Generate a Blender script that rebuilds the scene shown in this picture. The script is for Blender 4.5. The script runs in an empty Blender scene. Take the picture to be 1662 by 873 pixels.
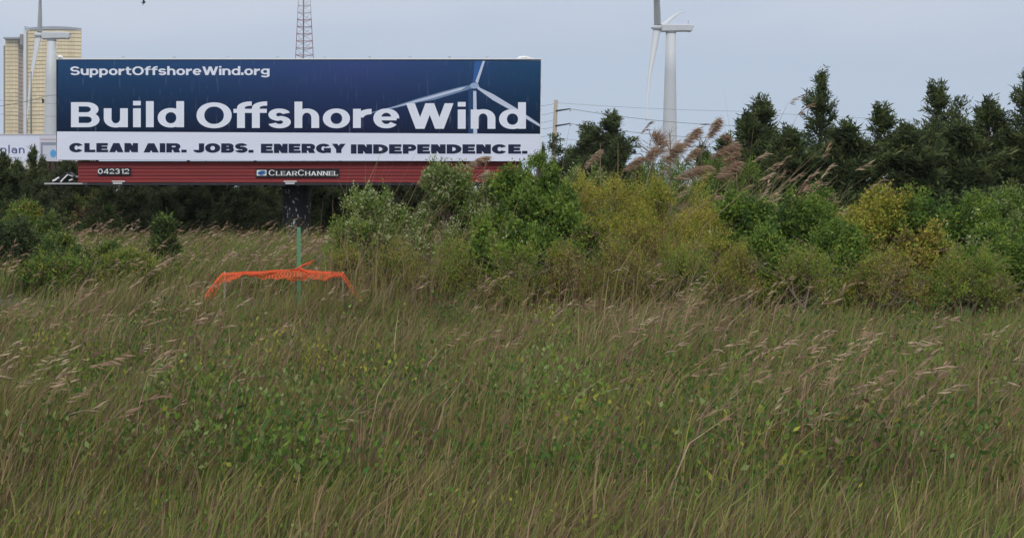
import bpy, math, random
import numpy as np
from mathutils import Vector, Matrix
R = math.radians
scene = bpy.context.scene
COL = scene.collection
rnd = random.Random(7)
rng = np.random.default_rng(11)

# ------------------------------------------------------------------ camera, sky, sun, exposure
F, HX, HY, EYE = 1900.0, 600.0, 318.0, 1.7       # focal length and horizon in photograph pixels, eye height in metres
cam_data = bpy.data.cameras.new("camera")
cam = bpy.data.objects.new("camera", cam_data); COL.objects.link(cam)
cam.location = (0, 0, EYE); cam.rotation_euler = (R(90), 0, 0)
cam_data.sensor_width = 36; cam_data.lens = 36 * F / 1662
cam_data.shift_x = (831 - HX) / 1662
cam_data.shift_y = -(436.5 - HY) / 1662
cam_data.clip_start = 0.1; cam_data.clip_end = 6000
scene.camera = cam

SUN_DIR = Vector((-0.10, -0.70, 0.78)).normalized()  # towards the sun, behind the camera
world = bpy.data.worlds.new("World"); scene.world = world; world.use_nodes = True
wn, wl = world.node_tree.nodes, world.node_tree.links
bg = wn['Background']; bg.inputs['Strength'].default_value = 0.1
sky = wn.new('ShaderNodeTexSky'); sky.sky_type = 'NISHITA'; sky.sun_disc = False
sky.sun_elevation = math.asin(SUN_DIR.z); sky.sun_rotation = math.atan2(SUN_DIR.x, SUN_DIR.y)
sky.dust_density = 3.0; sky.air_density = 1.0
tc = wn.new('ShaderNodeTexCoord'); sep = wn.new('ShaderNodeSeparateXYZ')
wl.new(tc.outputs['Generated'], sep.inputs[0])
mp = wn.new('ShaderNodeMapping'); mp.inputs['Scale'].default_value = (1.6, 1.6, 7.0)
wl.new(tc.outputs['Generated'], mp.inputs['Vector'])
nz = wn.new('ShaderNodeTexNoise'); nz.inputs['Scale'].default_value = 2.2; nz.inputs['Detail'].default_value = 3
wl.new(mp.outputs[0], nz.inputs['Vector'])
mad = wn.new('ShaderNodeMath'); mad.operation = 'MULTIPLY_ADD'; mad.inputs[1].default_value = 0.13
wl.new(nz.outputs['Fac'], mad.inputs[0]); wl.new(sep.outputs['Z'], mad.inputs[2])
ramp = wn.new('ShaderNodeValToRGB'); cr = ramp.color_ramp
wl.new(mad.outputs[0], ramp.inputs[0])
# an even stratus deck: hazy blue at the horizon, greyer and a little brighter higher up
cr.elements[0].position = 0.0; cr.elements[0].color = (0.490, 0.585, 0.705, 1)
cr.elements[1].position = 1.0; cr.elements[1].color = (1.05, 1.07, 1.10, 1)
e = cr.elements.new(0.12); e.color = (0.470, 0.565, 0.695, 1)
e = cr.elements.new(0.18); e.color = (0.458, 0.552, 0.686, 1)
e = cr.elements.new(0.24); e.color = (0.565, 0.618, 0.725, 1)
e = cr.elements.new(0.40); e.color = (0.74, 0.775, 0.85, 1)
gain = wn.new('ShaderNodeVectorMath'); gain.operation = 'SCALE'; gain.inputs['Scale'].default_value = 10.9
wl.new(ramp.outputs[0], gain.inputs[0])
mix = wn.new('ShaderNodeMix'); mix.data_type = 'RGBA'; mix.inputs['Factor'].default_value = 0.96
wl.new(sky.outputs[0], mix.inputs['A']); wl.new(gain.outputs[0], mix.inputs['B'])
wl.new(mix.outputs['Result'], bg.inputs['Color'])

sun_d = bpy.data.lights.new("sun", 'SUN'); sun_d.energy = 1.6; sun_d.angle = R(25); sun_d.color = (1.0, 0.97, 0.93)
sun = bpy.data.objects.new("sun", sun_d); COL.objects.link(sun)
sun.rotation_euler = (-SUN_DIR).to_track_quat('-Z', 'Y').to_euler()
scene.view_settings.view_transform = 'Standard'; scene.view_settings.look = 'None'
scene.view_settings.exposure = 0.0; scene.view_settings.gamma = 1.0
scene.cycles.max_bounces = 6; scene.cycles.transparent_max_bounces = 4
scene.cycles.use_denoising = True

# ------------------------------------------------------------------ helpers
def P(px, py, d):
    """World point seen at photograph pixel (px, py) at distance d metres."""
    return Vector(((px - HX) * d / F, d, EYE + (HY - py) * d / F))
def S(npx, d): return npx * d / F
def hexc(r, g, b):
    f = lambda c: (c / 255 / 12.92) if c / 255 <= 0.04045 else ((c / 255 + 0.055) / 1.055) ** 2.4
    return (f(r), f(g), f(b))

def mat(name, col, rough=0.7, var=0.0, scale=4.0, stretch=(1, 1, 1), bump=0.0, metal=0.0, col2=None, thr=None, spec=0.3, coord='Object'):
    m = bpy.data.materials.new(name); m.use_nodes = True
    n, l = m.node_tree.nodes, m.node_tree.links
    b = n['Principled BSDF']
    b.inputs['Base Color'].default_value = (*col, 1); b.inputs['Roughness'].default_value = rough
    b.inputs['Metallic'].default_value = metal; b.inputs['Specular IOR Level'].default_value = spec
    if var or bump or col2:
        t = n.new('ShaderNodeTexCoord'); mpn = n.new('ShaderNodeMapping'); mpn.inputs['Scale'].default_value = stretch
        l.new(t.outputs[coord], mpn.inputs['Vector'])
        tx = n.new('ShaderNodeTexNoise'); tx.inputs['Scale'].default_value = scale; tx.inputs['Detail'].default_value = 6
        tx.inputs['Roughness'].default_value = 0.65
        l.new(mpn.outputs[0], tx.inputs['Vector'])
        rp = n.new('ShaderNodeValToRGB'); l.new(tx.outputs['Fac'], rp.inputs[0])
        if thr:
            rp.color_ramp.elements[0].position = thr[0]; rp.color_ramp.elements[1].position = thr[1]
        else:
            rp.color_ramp.elements[0].position = 0.3; rp.color_ramp.elements[1].position = 0.7
        c2 = col2 or tuple(min(1, c * (1 + var)) for c in col)
        c1 = col if col2 else tuple(c * (1 - var) for c in col)
        rp.color_ramp.elements[0].color = (*c1, 1); rp.color_ramp.elements[1].color = (*c2, 1)
        l.new(rp.outputs[0], b.inputs['Base Color'])
        if bump:
            bp = n.new('ShaderNodeBump'); bp.inputs['Strength'].default_value = bump; bp.inputs['Distance'].default_value = 0.02
            l.new(tx.outputs['Fac'], bp.inputs['Height']); l.new(bp.outputs[0], b.inputs['Normal'])
    return m

def leafmat(name, col, trans=0.42, rough=0.6):
    m = bpy.data.materials.new(name); m.use_nodes = True
    n, l = m.node_tree.nodes, m.node_tree.links
    b = n['Principled BSDF']; b.inputs['Base Color'].default_value = (*col, 1); b.inputs['Roughness'].default_value = rough
    b.inputs['Specular IOR Level'].default_value = 0.2
    g = n.new('ShaderNodeNewGeometry'); hs = n.new('ShaderNodeHueSaturation'); hs.inputs['Color'].default_value = (*col, 1)
    ml = n.new('ShaderNodeMapRange'); ml.inputs['To Min'].default_value = 0.72; ml.inputs['To Max'].default_value = 1.3
    l.new(g.outputs['Random Per Island'], ml.inputs['Value']); l.new(ml.outputs[0], hs.inputs['Value'])
    mh = n.new('ShaderNodeMapRange'); mh.inputs['To Min'].default_value = 0.485; mh.inputs['To Max'].default_value = 0.515
    l.new(g.outputs['Random Per Island'], mh.inputs['Value']); l.new(mh.outputs[0], hs.inputs['Hue'])
    l.new(hs.outputs[0], b.inputs['Base Color'])
    t = n.new('ShaderNodeBsdfTranslucent'); l.new(hs.outputs[0], t.inputs['Color'])
    ms = n.new('ShaderNodeMixShader'); ms.inputs[0].default_value = trans
    l.new(b.outputs[0], ms.inputs[1]); l.new(t.outputs[0], ms.inputs[2])
    l.new(ms.outputs[0], n['Material Output'].inputs['Surface'])
    return m

class MB:
    """Collects boxes, tubes and faces; build() links them as one mesh object."""
    def __init__(s): s.v, s.f, s.m = [], [], []
    def face(s, pts, mi=0):
        k = len(s.v); s.v += [tuple(p) for p in pts]; s.f.append(tuple(range(k, k + len(pts)))); s.m.append(mi); return s
    def box(s, a, b, mi=0):
        (x0, y0, z0), (x1, y1, z1) = a, b
        x0, x1 = min(x0, x1), max(x0, x1); y0, y1 = min(y0, y1), max(y0, y1); z0, z1 = min(z0, z1), max(z0, z1)
        k = len(s.v)
        s.v += [(x0, y0, z0), (x1, y0, z0), (x1, y1, z0), (x0, y1, z0), (x0, y0, z1), (x1, y0, z1), (x1, y1, z1), (x0, y1, z1)]
        for q in ((0, 1, 5, 4), (1, 2, 6, 5), (2, 3, 7, 6), (3, 0, 4, 7), (4, 5, 6, 7), (3, 2, 1, 0)):
            s.f.append(tuple(k + i for i in q)); s.m.append(mi)
        return s
    def tube(s, pts, rad, n=8, mi=0, flat=1.0, flat_axis=None, cap=True):
        """Tube through pts with a radius each; flat < 1 squeezes it along flat_axis."""
        pts = [Vector(p) for p in pts]
        if not hasattr(rad, '__len__'): rad = [rad] * len(pts)
        k0 = len(s.v)
        for i, p in enumerate(pts):
            t = (pts[min(i + 1, len(pts) - 1)] - pts[max(i - 1, 0)]).normalized()
            ref = Vector(flat_axis) if flat_axis else (Vector((0, 0, 1)) if abs(t.z) < 0.9 else Vector((1, 0, 0)))
            u = (ref - t * ref.dot(t))
            u = u.normalized() if u.length > 1e-5 else t.orthogonal().normalized()
            w = t.cross(u)
            for j in range(n):
                a = 2 * math.pi * j / n
                s.v.append(tuple(p + u * (math.cos(a) * rad[i] * flat) + w * (math.sin(a) * rad[i])))
        for i in range(len(pts) - 1):
            for j in range(n):
                a, b = k0 + i * n + j, k0 + i * n + (j + 1) % n
                s.f.append((a, b, b + n, a + n)); s.m.append(mi)
        if cap:
            s.f.append(tuple(k0 + j for j in reversed(range(n)))); s.m.append(mi)
            e0 = k0 + (len(pts) - 1) * n
            s.f.append(tuple(e0 + j for j in range(n))); s.m.append(mi)
        return s
    def build(s, name, mats, parent=None, smooth=False):
        if not isinstance(mats, (list, tuple)): mats = [mats]
        off = Vector(parent_loc(parent)) if parent else Vector((0, 0, 0))
        me = bpy.data.meshes.new(name)
        me.from_pydata([tuple(Vector(v) - off) for v in s.v], [], s.f)
        for mm in mats: me.materials.append(mm)
        if len(mats) > 1: me.polygons.foreach_set('material_index', s.m)
        if smooth: me.polygons.foreach_set('use_smooth', [True] * len(me.polygons))
        me.update()
        o = bpy.data.objects.new(name, me); COL.objects.link(o)
        if parent: o.parent = parent
        return o

def parent_loc(o):
    l = Vector(o.location)
    return l + parent_loc(o.parent) if o.parent else l
def tag(o, label=None, cat=None, group=None, kind=None):
    if label: o['label'] = label
    if cat: o['category'] = cat
    if group: o['group'] = group
    if kind: o['kind'] = kind
    return o
def thing(name, label, cat, loc=(0, 0, 0), group=None, rz=0.0):
    o = bpy.data.objects.new(name, None); COL.objects.link(o); o.location = loc; o.rotation_euler = (0, 0, rz)
    o.empty_display_size = 0.3
    return tag(o, label, cat, group)
def link(name, me, parent=None, loc=(0, 0, 0), rz=0.0, sc=1.0):
    o = bpy.data.objects.new(name, me); COL.objects.link(o)
    o.location = loc; o.rotation_euler = (0, 0, rz); o.scale = (sc, sc, sc) if not hasattr(sc, '__len__') else sc
    if parent: o.parent = parent
    return o
def meshnp(name, V, Fq, mats, mi=None):
    """Mesh from numpy arrays: V (n,3), Fq (m,k)."""
    me = bpy.data.meshes.new(name)
    n, k = Fq.shape
    me.vertices.add(len(V)); me.vertices.foreach_set('co', np.ascontiguousarray(V, dtype=np.float32).ravel())
    me.loops.add(n * k); me.loops.foreach_set('vertex_index', np.ascontiguousarray(Fq, dtype=np.int32).ravel())
    me.polygons.add(n); me.polygons.foreach_set('loop_start', np.arange(0, n * k, k, dtype=np.int32))
    for mm in mats: me.materials.append(mm)
    if mi is not None: me.polygons.foreach_set('material_index', np.ascontiguousarray(mi, dtype=np.int32))
    me.update(calc_edges=True); me.validate()
    return me

# ------------------------------------------------------------------ materials
M = {}
M['ground'] = mat('marsh_soil', (0.040, 0.042, 0.020), 0.95, col2=(0.075, 0.062, 0.034), scale=1.2, bump=0.6)
M['white_print'] = mat('white_vinyl', (0.70, 0.73, 0.86), 0.45, var=0.035, scale=0.7, stretch=(1, 1, 3))
M['letter_white'] = mat('white_ink', (0.73, 0.765, 0.87), 0.5, var=0.03, scale=1.5)
M['letter_navy'] = mat('navy_ink', hexc(22, 30, 62), 0.5, var=0.06, scale=2.0)
M['white_trim'] = mat('white_trim', (0.82, 0.83, 0.85), 0.5)
M['dark_steel'] = mat('dark_steel', (0.028, 0.030, 0.036), 0.6, var=0.4, scale=6.0)
M['black'] = mat('black_plate', (0.012, 0.012, 0.016), 0.5)
M['label_white'] = mat('label_white', (0.75, 0.75, 0.74), 0.6, var=0.05, scale=9)
M['galv'] = mat('galvanised', (0.42, 0.43, 0.44), 0.5, var=0.15, scale=5.0, metal=0.2)
M['pole_paint'] = mat('peeling_black_paint', (0.014, 0.015, 0.019), 0.55, col2=(0.55, 0.56, 0.57), scale=4.6, stretch=(2.2, 2.2, 0.9), thr=(0.605, 0.625))
M['brown_post'] = mat('brown_steel', (0.050, 0.034, 0.026), 0.8, var=0.4, scale=5.0, stretch=(1, 1, 0.3))
M['turbine'] = mat('turbine_white', (0.51, 0.535, 0.56), 0.4, var=0.03, scale=0.2)
M['turbine_dark'] = mat('turbine_joint', (0.20, 0.21, 0.22), 0.5)
M['wood_pole'] = mat('weathered_pole', (0.34, 0.30, 0.25), 0.85, var=0.2, scale=6.0, stretch=(6, 6, 0.5))
M['wire'] = mat('wire', (0.16, 0.17, 0.18), 0.6)
M['arm'] = mat('insulator_arm', (0.05, 0.055, 0.06), 0.5)
M['red_steel'] = mat('red_lattice', hexc(140, 92, 100), 0.6, var=0.12, scale=1.0)
M['white_steel'] = mat('white_lattice', hexc(172, 168, 172), 0.6, var=0.08, scale=1.0)
M['grey_post'] = mat('grey_post', (0.24, 0.26, 0.27), 0.5)
M['green_post'] = mat('green_post', (0.13, 0.34, 0.20), 0.55, var=0.10, scale=14.0)
M['orange_net'] = mat('orange_net', (0.66, 0.095, 0.028), 0.6, var=0.12, scale=3.0)
M['bark'] = mat('bark', (0.075, 0.06, 0.048), 0.9, var=0.35, scale=12.0, stretch=(3, 3, .6))
M['twig'] = mat('grey_twig', (0.17, 0.13, 0.10), 0.9, var=0.3, scale=8.0)
M['bird'] = mat('bird_black', (0.012, 0.012, 0.014), 0.6)
M['blue_cloth'] = mat('sky_blue', hexc(88, 160, 215), 0.6, var=0.15, scale=2.0)
M['grey_print'] = mat('grey_print', hexc(140, 148, 164), 0.5)
M['pale_print'] = mat('pale_print', hexc(196, 200, 214), 0.5)
M['pink_print'] = mat('pink_print', hexc(205, 200, 208), 0.5)
M['plan_ink'] = mat('plan_ink', hexc(70, 86, 132), 0.5)
M['logo_blue'] = mat('logo_blue', hexc(38, 92, 148), 0.5)
for i in range(6):
    j = (i * 37 % 11) / 11
    M['slat%d' % i] = mat('red_slat', (0.185 + 0.030 * j, 0.017 + 0.003 * j, 0.020), 0.55, var=0.16, scale=1.6, stretch=(0.35, 1, 6))

def poster_material():
    m = bpy.data.materials.new('navy_poster'); m.use_nodes = True
    n, l = m.node_tree.nodes, m.node_tree.links
    b = n['Principled BSDF']; b.inputs['Roughness'].default_value = 0.5; b.inputs['Specular IOR Level'].default_value = 0.12
    t = n.new('ShaderNodeTexCoord'); sp = n.new('ShaderNodeSeparateXYZ'); l.new(t.outputs['Generated'], sp.inputs[0])
    rp = n.new('ShaderNodeValToRGB'); c = rp.color_ramp
    l.new(sp.outputs['Z'], rp.inputs[0])
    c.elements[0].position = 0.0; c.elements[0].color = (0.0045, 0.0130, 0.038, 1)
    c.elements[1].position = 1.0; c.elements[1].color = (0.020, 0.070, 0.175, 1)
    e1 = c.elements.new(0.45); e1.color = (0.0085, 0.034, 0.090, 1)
    # violet tint of the print in the middle of the board
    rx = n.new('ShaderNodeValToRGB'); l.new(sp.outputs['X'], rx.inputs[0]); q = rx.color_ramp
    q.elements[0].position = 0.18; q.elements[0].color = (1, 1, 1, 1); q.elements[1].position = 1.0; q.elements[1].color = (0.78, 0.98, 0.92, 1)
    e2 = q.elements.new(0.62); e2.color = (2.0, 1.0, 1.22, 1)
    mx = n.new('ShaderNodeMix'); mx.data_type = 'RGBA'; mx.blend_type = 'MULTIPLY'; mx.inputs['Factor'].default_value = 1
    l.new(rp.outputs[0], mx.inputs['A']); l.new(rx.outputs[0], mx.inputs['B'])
    # rain streaks and scuffs
    mpn = n.new('ShaderNodeMapping'); mpn.inputs['Scale'].default_value = (5.0, 1, 0.55); l.new(t.outputs['Object'], mpn.inputs['Vector'])
    nz2 = n.new('ShaderNodeTexNoise'); nz2.inputs['Scale'].default_value = 3.0; nz2.inputs['Detail'].default_value = 5; l.new(mpn.outputs[0], nz2.inputs['Vector'])
    r2 = n.new('ShaderNodeValToRGB'); l.new(nz2.outputs['Fac'], r2.inputs[0])
    r2.color_ramp.elements[0].position = 0.62; r2.color_ramp.elements[1].position = 0.80
    r2.color_ramp.elements[0].color = (0, 0, 0, 1); r2.color_ramp.elements[1].color = (.55, .55, .55, 1)
    m2 = n.new('ShaderNodeMix'); m2.data_type = 'RGBA'; l.new(r2.outputs[0], m2.inputs['Factor'])
    l.new(mx.outputs['Result'], m2.inputs['A']); m2.inputs['B'].default_value = (0.17, 0.21, 0.30, 1)
    l.new(m2.outputs['Result'], b.inputs['Base Color'])
    # slight sag of the vinyl
    wv = n.new('ShaderNodeTexNoise'); wv.inputs['Scale'].default_value = 1.3; l.new(t.outputs['Object'], wv.inputs['Vector'])
    bp = n.new('ShaderNodeBump'); bp.inputs['Strength'].default_value = 0.25; bp.inputs['Distance'].default_value = 0.05
    l.new(wv.outputs['Fac'], bp.inputs['Height']); l.new(bp.outputs[0], b.inputs['Normal'])
    return m
M['poster'] = poster_material()

# ------------------------------------------------------------------ lettering: a small wide bold alphabet built from strokes
def arc(cx, cy, rx, ry, s, h, a0, a1, n=None):
    n = n or max(6, int(abs(a1 - a0) / 9))
    out, prev = [], None
    for i in range(n + 1):
        a = R(a0 + (a1 - a0) * i / n); ca, sa = math.cos(a), math.sin(a)
        ex = lambda v: math.copysign(abs(v) ** 0.96, v)
        cur = ((cx + ex(ca) * rx, cy + ex(sa) * ry), (cx + ex(ca) * max(rx - s, 0.01), cy + ex(sa) * max(ry - h, 0.01)))
        if prev: out.append([prev[0], cur[0], cur[1], prev[1]])
        prev = cur
    return out
def rc(x0, y0, x1, y1): return [[(x0, y0), (x1, y0), (x1, y1), (x0, y1)]]
def diag(xb, xt, w, y0, y1): return [[(xb, y0), (xb + w, y0), (xt + w, y1), (xt, y1)]]
def glyph(ch, w, s, h, xh=0.755, serif=0.0):
    """Stroke pieces of a letter: cap height 1, width w, stem s, horizontal stroke h."""
    g = []
    ov = 0.012
    if ch in 'oO0':
        H_ = xh if ch == 'o' else 1.0
        g += [arc(w / 2, H_ / 2, w / 2, H_ / 2 + ov, s, h, 0, 360, 48)]
    elif ch in 'lI': g += [rc(0, 0, s, 1.04 if ch == 'l' else 1)]
    elif ch == 'i': g += [rc(0, 0, s, xh), rc(0, 0.87, s, 1.05)]
    elif ch == 'u':
        ry = 0.36
        g += [rc(0, ry, s, xh), rc(w - s, 0, w, xh), arc(w / 2, ry, w / 2, ry + ov, s, h, 180, 355, 26)]
    elif ch in 'nh':
        ry = 0.36
        g += [rc(0, 0, s, xh if ch == 'n' else 1.04), rc(w - s, 0, w, xh - ry), arc(w / 2, xh - ry, w / 2, ry + ov, s, h, 0, 175, 26)]
    elif ch == 'r':
        g += [rc(0, 0, s, xh), arc(w, xh - .36, w - s * .35, .36, s, h * 1.25, 90, 175, 12)]
    elif ch == 'd': g += [arc(w / 2, xh / 2, w / 2, xh / 2 + ov, s, h, 0, 360, 48), rc(w - s, 0, w, 1.04)]
    elif ch == 'p': g += [arc(w / 2, xh / 2, w / 2, xh / 2 + ov, s, h, 0, 360, 48), rc(0, -.27, s, xh)]
    elif ch == 'g':
        g += [arc(w / 2, xh / 2 + .04, w / 2, xh / 2 - .03, s, h, 0, 360, 48), rc(w - s, -.06, w, xh),
              arc(w / 2, -.05, w / 2, .22, s, h, 190, 360, 22)]
    elif ch == 'a':
        g += [rc(w - s, 0, w, xh - .25), arc(w / 2, xh - .27, w / 2, .27, s, h, 0, 165, 20), arc(w / 2, .225, w / 2, .235, s, h, 0, 360, 30)]
    elif ch == 'e': g += [arc(w / 2, xh / 2, w / 2, xh / 2 + ov, s, h, 0, 322, 44), rc(s * .6, xh / 2 - h * .46, w - s * .35, xh / 2 + h * .42)]
    elif ch in 'sS':
        H_ = xh if ch == 's' else 1.0
        ry = (H_ + h) / 4
        g += [arc(w / 2, H_ - ry, w / 2 * .97, ry + ov, s, h, 18, 270, 30), arc(w / 2, ry, w / 2, ry + ov, s, h, -162, 90, 30)]
    elif ch == 'f':
        x0 = w * .2
        g += [rc(x0, 0, x0 + s, .80), arc(w * 1.02, .80, w * 1.02 - x0, .25, s, h, 90, 180, 12), rc(0, xh - h * .95, w, xh)]
    elif ch == 't':
        x0 = w * .2
        g += [rc(x0, .2, x0 + s, .95), arc(w, .2, w - x0, .2, s, h, 180, 270, 12), rc(0, xh - h * .95, w, xh)]
    elif ch == '.': g += [rc(0, 0, w, .30)]
    elif ch in 'BPRD':
        g += [rc(0, 0, s, 1)]
        if ch == 'D':
            rx = w * .62
            g += [rc(s, 1 - h, w - rx, 1), rc(s, 0, w - rx, h), arc(w - rx, .5, rx, .5, s, h, -90, 90, 30)]
        else:
            mid = .51 if ch == 'B' else .43
            rt = (1 - mid + h / 2) / 2; rx = min(w * .45, .50); wt = w * (.965 if ch == 'B' else 1)
            g += [rc(s, 1 - h, wt - rx, 1), rc(s, mid - h / 2, wt - rx, mid + h / 2), arc(wt - rx, 1 - rt, rx, rt, s, h, -90, 90, 22)]
            if ch == 'B':
                rb = (mid + h / 2) / 2
                g += [rc(s, 0, w - rx, h), arc(w - rx, rb, rx, rb, s, h, -90, 90, 22)]
            if ch == 'R': g += [diag(w - s * 1.12, w * .42, s * 1.12, 0, mid)]
    elif ch == 'W':
        t = s * 1.12; q = (w - t) / 4
        g += [diag(q, 0, t, 0, 1), diag(q, 2 * q, t, 0, 1), diag(3 * q, 2 * q, t, 0, 1), diag(3 * q, 4 * q, t, 0, 1)]
    elif ch == 'V':
        g += [diag((w - s) / 2, 0, s, 0, 1), diag((w - s) / 2, w - s, s, 0, 1)]
    elif ch == 'A':
        t = s * 1.15
        g += [diag(0, (w - t) / 2, t, 0, 1), diag(w - t, (w - t) / 2, t, 0, 1), rc(w * .25, .2, w * .75, .2 + h * .9)]
    elif ch == 'Y': g += [diag((w - s) / 2, 0, s, .40, 1), diag((w - s) / 2, w - s, s, .40, 1), rc((w - s) / 2, 0, (w + s) / 2, .41)]
    elif ch == 'N': g += [rc(0, 0, s, 1), rc(w - s, 0, w, 1), [[(0.02 + s * .0, 1), (s * 1.15, 1), (w - .02, 0), (w - s * 1.15, 0)]]]
    elif ch == 'H': g += [rc(0, 0, s, 1), rc(w - s, 0, w, 1), rc(s, .5 - h / 2, w - s, .5 + h / 2)]
    elif ch == 'L': g += [rc(0, 0, s, 1), rc(s, 0, w, h)]
    elif ch == 'E': g += [rc(0, 0, s, 1), rc(s, 0, w, h), rc(s, 1 - h, w * .97, 1), rc(s, .5 - h / 2, w * .92, .5 + h / 2)]
    elif ch == 'C': g += [arc(w / 2, .5, w / 2, .5 + ov, s, h, 32, 328, 44)]
    elif ch == 'G': g += [arc(w / 2, .5, w / 2, .5 + ov, s, h, 35, 335, 44), rc(w * .52, .42 - h * .45, w, .42 + h * .45), rc(w - s * .7, .02, w, .42)]
    elif ch == 'J': g += [rc(w - s, .3, w, 1), arc(w / 2, .3, w / 2, .31, s, h, 180, 360, 22)]
    elif ch == '1': g += [rc(w - s, 0, w, 1), [[(0, .72), (w - s, .8), (w - s, 1), (w - s * .6, 1)]]]
    elif ch == '2': g += [arc(w / 2, .70, w / 2, .31, s, h, -25, 175, 20), [[(0, h), (s * 1.2, h), (w - .02, .56), (w - s * .9, .50)]], rc(0, 0, w, h)]
    elif ch == '3':
        g += [arc(w / 2, .735, w / 2 * .94, .275, s, h, -90, 160, 24), arc(w / 2, .285, w / 2, .295, s, h, -160, 90, 24)]
    elif ch == '4': g += [rc(w * .84 - s, 0, w * .84, 1), rc(0, .2, w, .2 + h), [[(0, .2 + h * .5), (s * .9, .2 + h * .5), (w * .84, 1), (w * .84 - s, 1)]]]
    if serif:
        k, d = serif, .07
        if ch in 'LEARHN':
            feet = {'L': [0], 'E': [0], 'A': [-.04, w - s - .04], 'R': [0, w - s], 'H': [0, w - s], 'N': [0]}[ch]
            for x in feet: g += [rc(x - k, 0, x + s + k, d)]
            tops = {'L': [0], 'E': [0], 'A': [], 'R': [0], 'H': [0, w - s], 'N': [0, w - s]}[ch]
            for x in tops: g += [rc(x - k, 1 - d, x + s + k, 1)]
        if ch in 'LE': g += [rc(w - d, 0, w, .3)]
        if ch == 'E': g += [rc(w - d, .72, w, 1)]
    return g
WID = dict(zip("oOliunhrdpgaesSft.BPRDWAYNHLECGJ01234I", (
    1.02, 1.34, .31, .31, .95, .97, .97, .70, 1.02, 1.02, 1.02, .95, 1.0, .93, 1.12, .70, .70, .30, 1.13, 1.1, 1.18, 1.22, 1.86, 1.28, 1.2, 1.2, 1.2, .98, 1.05, 1.26, 1.3, .95, 1.02, .60, 1.0, 1.0, 1.06, .31)))
def lettering(parent, text, x0, x1, ybase, ycap, d, m, s=.31, h=.17, gap=.16, boxes=None, wid=1.0, serif=0, small=None, xh=.755, off=0.004):
    """A printed word between photograph pixels x0..x1 standing on ybase with capitals up to ycap, on a board at distance d."""
    cap = ybase - ycap
    glyphs, x = [], 0.0
    for k, ch in enumerate(text):
        if boxes:
            a, b = boxes[k]; a, b = (a - x0) / cap, (b - x0) / cap
            glyphs.append((ch, a, b - a, 1.0))
        else:
            w = WID[ch] * wid
            if ch in 'lI.i': w = s if ch != '.' else s * .95
            sc_ = 1.0
            if small and k not in small: sc_ = .78; w *= .8
            glyphs.append((ch, x, w, sc_)); x += w + gap
    fx = 1.0 if boxes else ((x1 - x0) / cap) / (x - gap)
    mb = MB(); k = 0
    for ch, a, w, sc_ in glyphs:
        for piece in glyph(ch, w, s, h, xh, serif):
            k += 1; dy = -(off + 0.0003 * (k % 7))
            for q in piece:
                pts = []
                for (u, v) in q:
                    p = P(x0 + (a + u) * fx * cap, ybase - v * sc_ * cap, d); pts.append((p.x, d + dy, p.z))
                ar = sum(pts[i][0] * pts[(i + 1) % 4][2] - pts[(i + 1) % 4][0] * pts[i][2] for i in range(4))
                mb.face(pts if ar > 0 else pts[::-1])
    return mb.build('lettering', m, parent)

# ------------------------------------------------------------------ the setting: ground, road
def ground_z(x, y): return 0.06 * math.sin(x * .7 + 1.3) * math.sin(y * .45) if 15 < y < 60 else 0.0
xs = np.concatenate([np.linspace(-3500, -40, 14)[:-1], np.linspace(-40, 50, 70), np.linspace(50, 3500, 14)[1:]])
ys = np.concatenate([[-400, -100, -30], np.linspace(-8, 70, 70), np.linspace(70, 5000, 20)[1:]])
GX, GY = np.meshgrid(xs, ys)
GZ = np.where((GY > 14) & (GY < 62), 0.05 * np.sin(GX * .7 + 1.3) * np.sin(GY * .45), 0.0) + np.where((GY > 10.6) & (GY < 62), 0.02 * np.sin(GX * 2.1) * np.sin(GY * 1.7), 0)
nx, ny = len(xs), len(ys)
idx = np.arange(nx * ny).reshape(ny, nx)
Fq = np.stack([idx[:-1, :-1], idx[:-1, 1:], idx[1:, 1:], idx[1:, :-1]], -1).reshape(-1, 4)
tag(link('ground', meshnp('ground', np.stack([GX.ravel(), GY.ravel(), GZ.ravel()], -1), Fq, [M['ground']])), kind='structure')
# ------------------------------------------------------------------ the big billboard
D = 35.0
bbx = P(479, 380, D).x
bb = thing('billboard', 'long navy and white billboard reading Build Offshore Wind on one thick black pole', 'billboard', (bbx, D + 0.6, 0))
def slab(name, px0, py0, px1, py1, d0, d1, m, parent):
    a, b = P(px0, py1, D), P(px1, py0, D)
    return MB().box((a.x, d0, a.z), (b.x, d1, b.z)).build(name, m, parent)
# navy poster, its left end a touch higher than the right as in the photograph
def quadslab(name, tl, tr, br, bl, d0, d1, m, parent):
    pts = [P(*q, D) for q in (bl, br, tr, tl)]
    mb = MB(); k = [(p.x, d0, p.z) for p in pts] + [(p.x, d1, p.z) for p in pts]
    mb.v = k
    for f in ((0, 1, 2, 3), (7, 6, 5, 4), (0, 4, 5, 1), (1, 5, 6, 2), (2, 6, 7, 3), (3, 7, 4, 0)): mb.f.append(f); mb.m.append(0)
    return mb.build(name, m, parent)
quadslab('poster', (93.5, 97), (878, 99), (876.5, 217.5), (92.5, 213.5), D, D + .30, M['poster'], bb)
quadslab('white_strip', (92.5, 213.7), (876.5, 217.7), (876.5, 262), (92, 259.5), D - .003, D + .30, M['white_print'], bb)
slab('top_trim', 93, 95.3, 879, 96.9, D - .02, D + .32, M['white_trim'], bb)
slab('side_trim', 91.2, 97, 92.2, 259, D + .01, D + .3, M['dark_steel'], bb)
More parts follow.
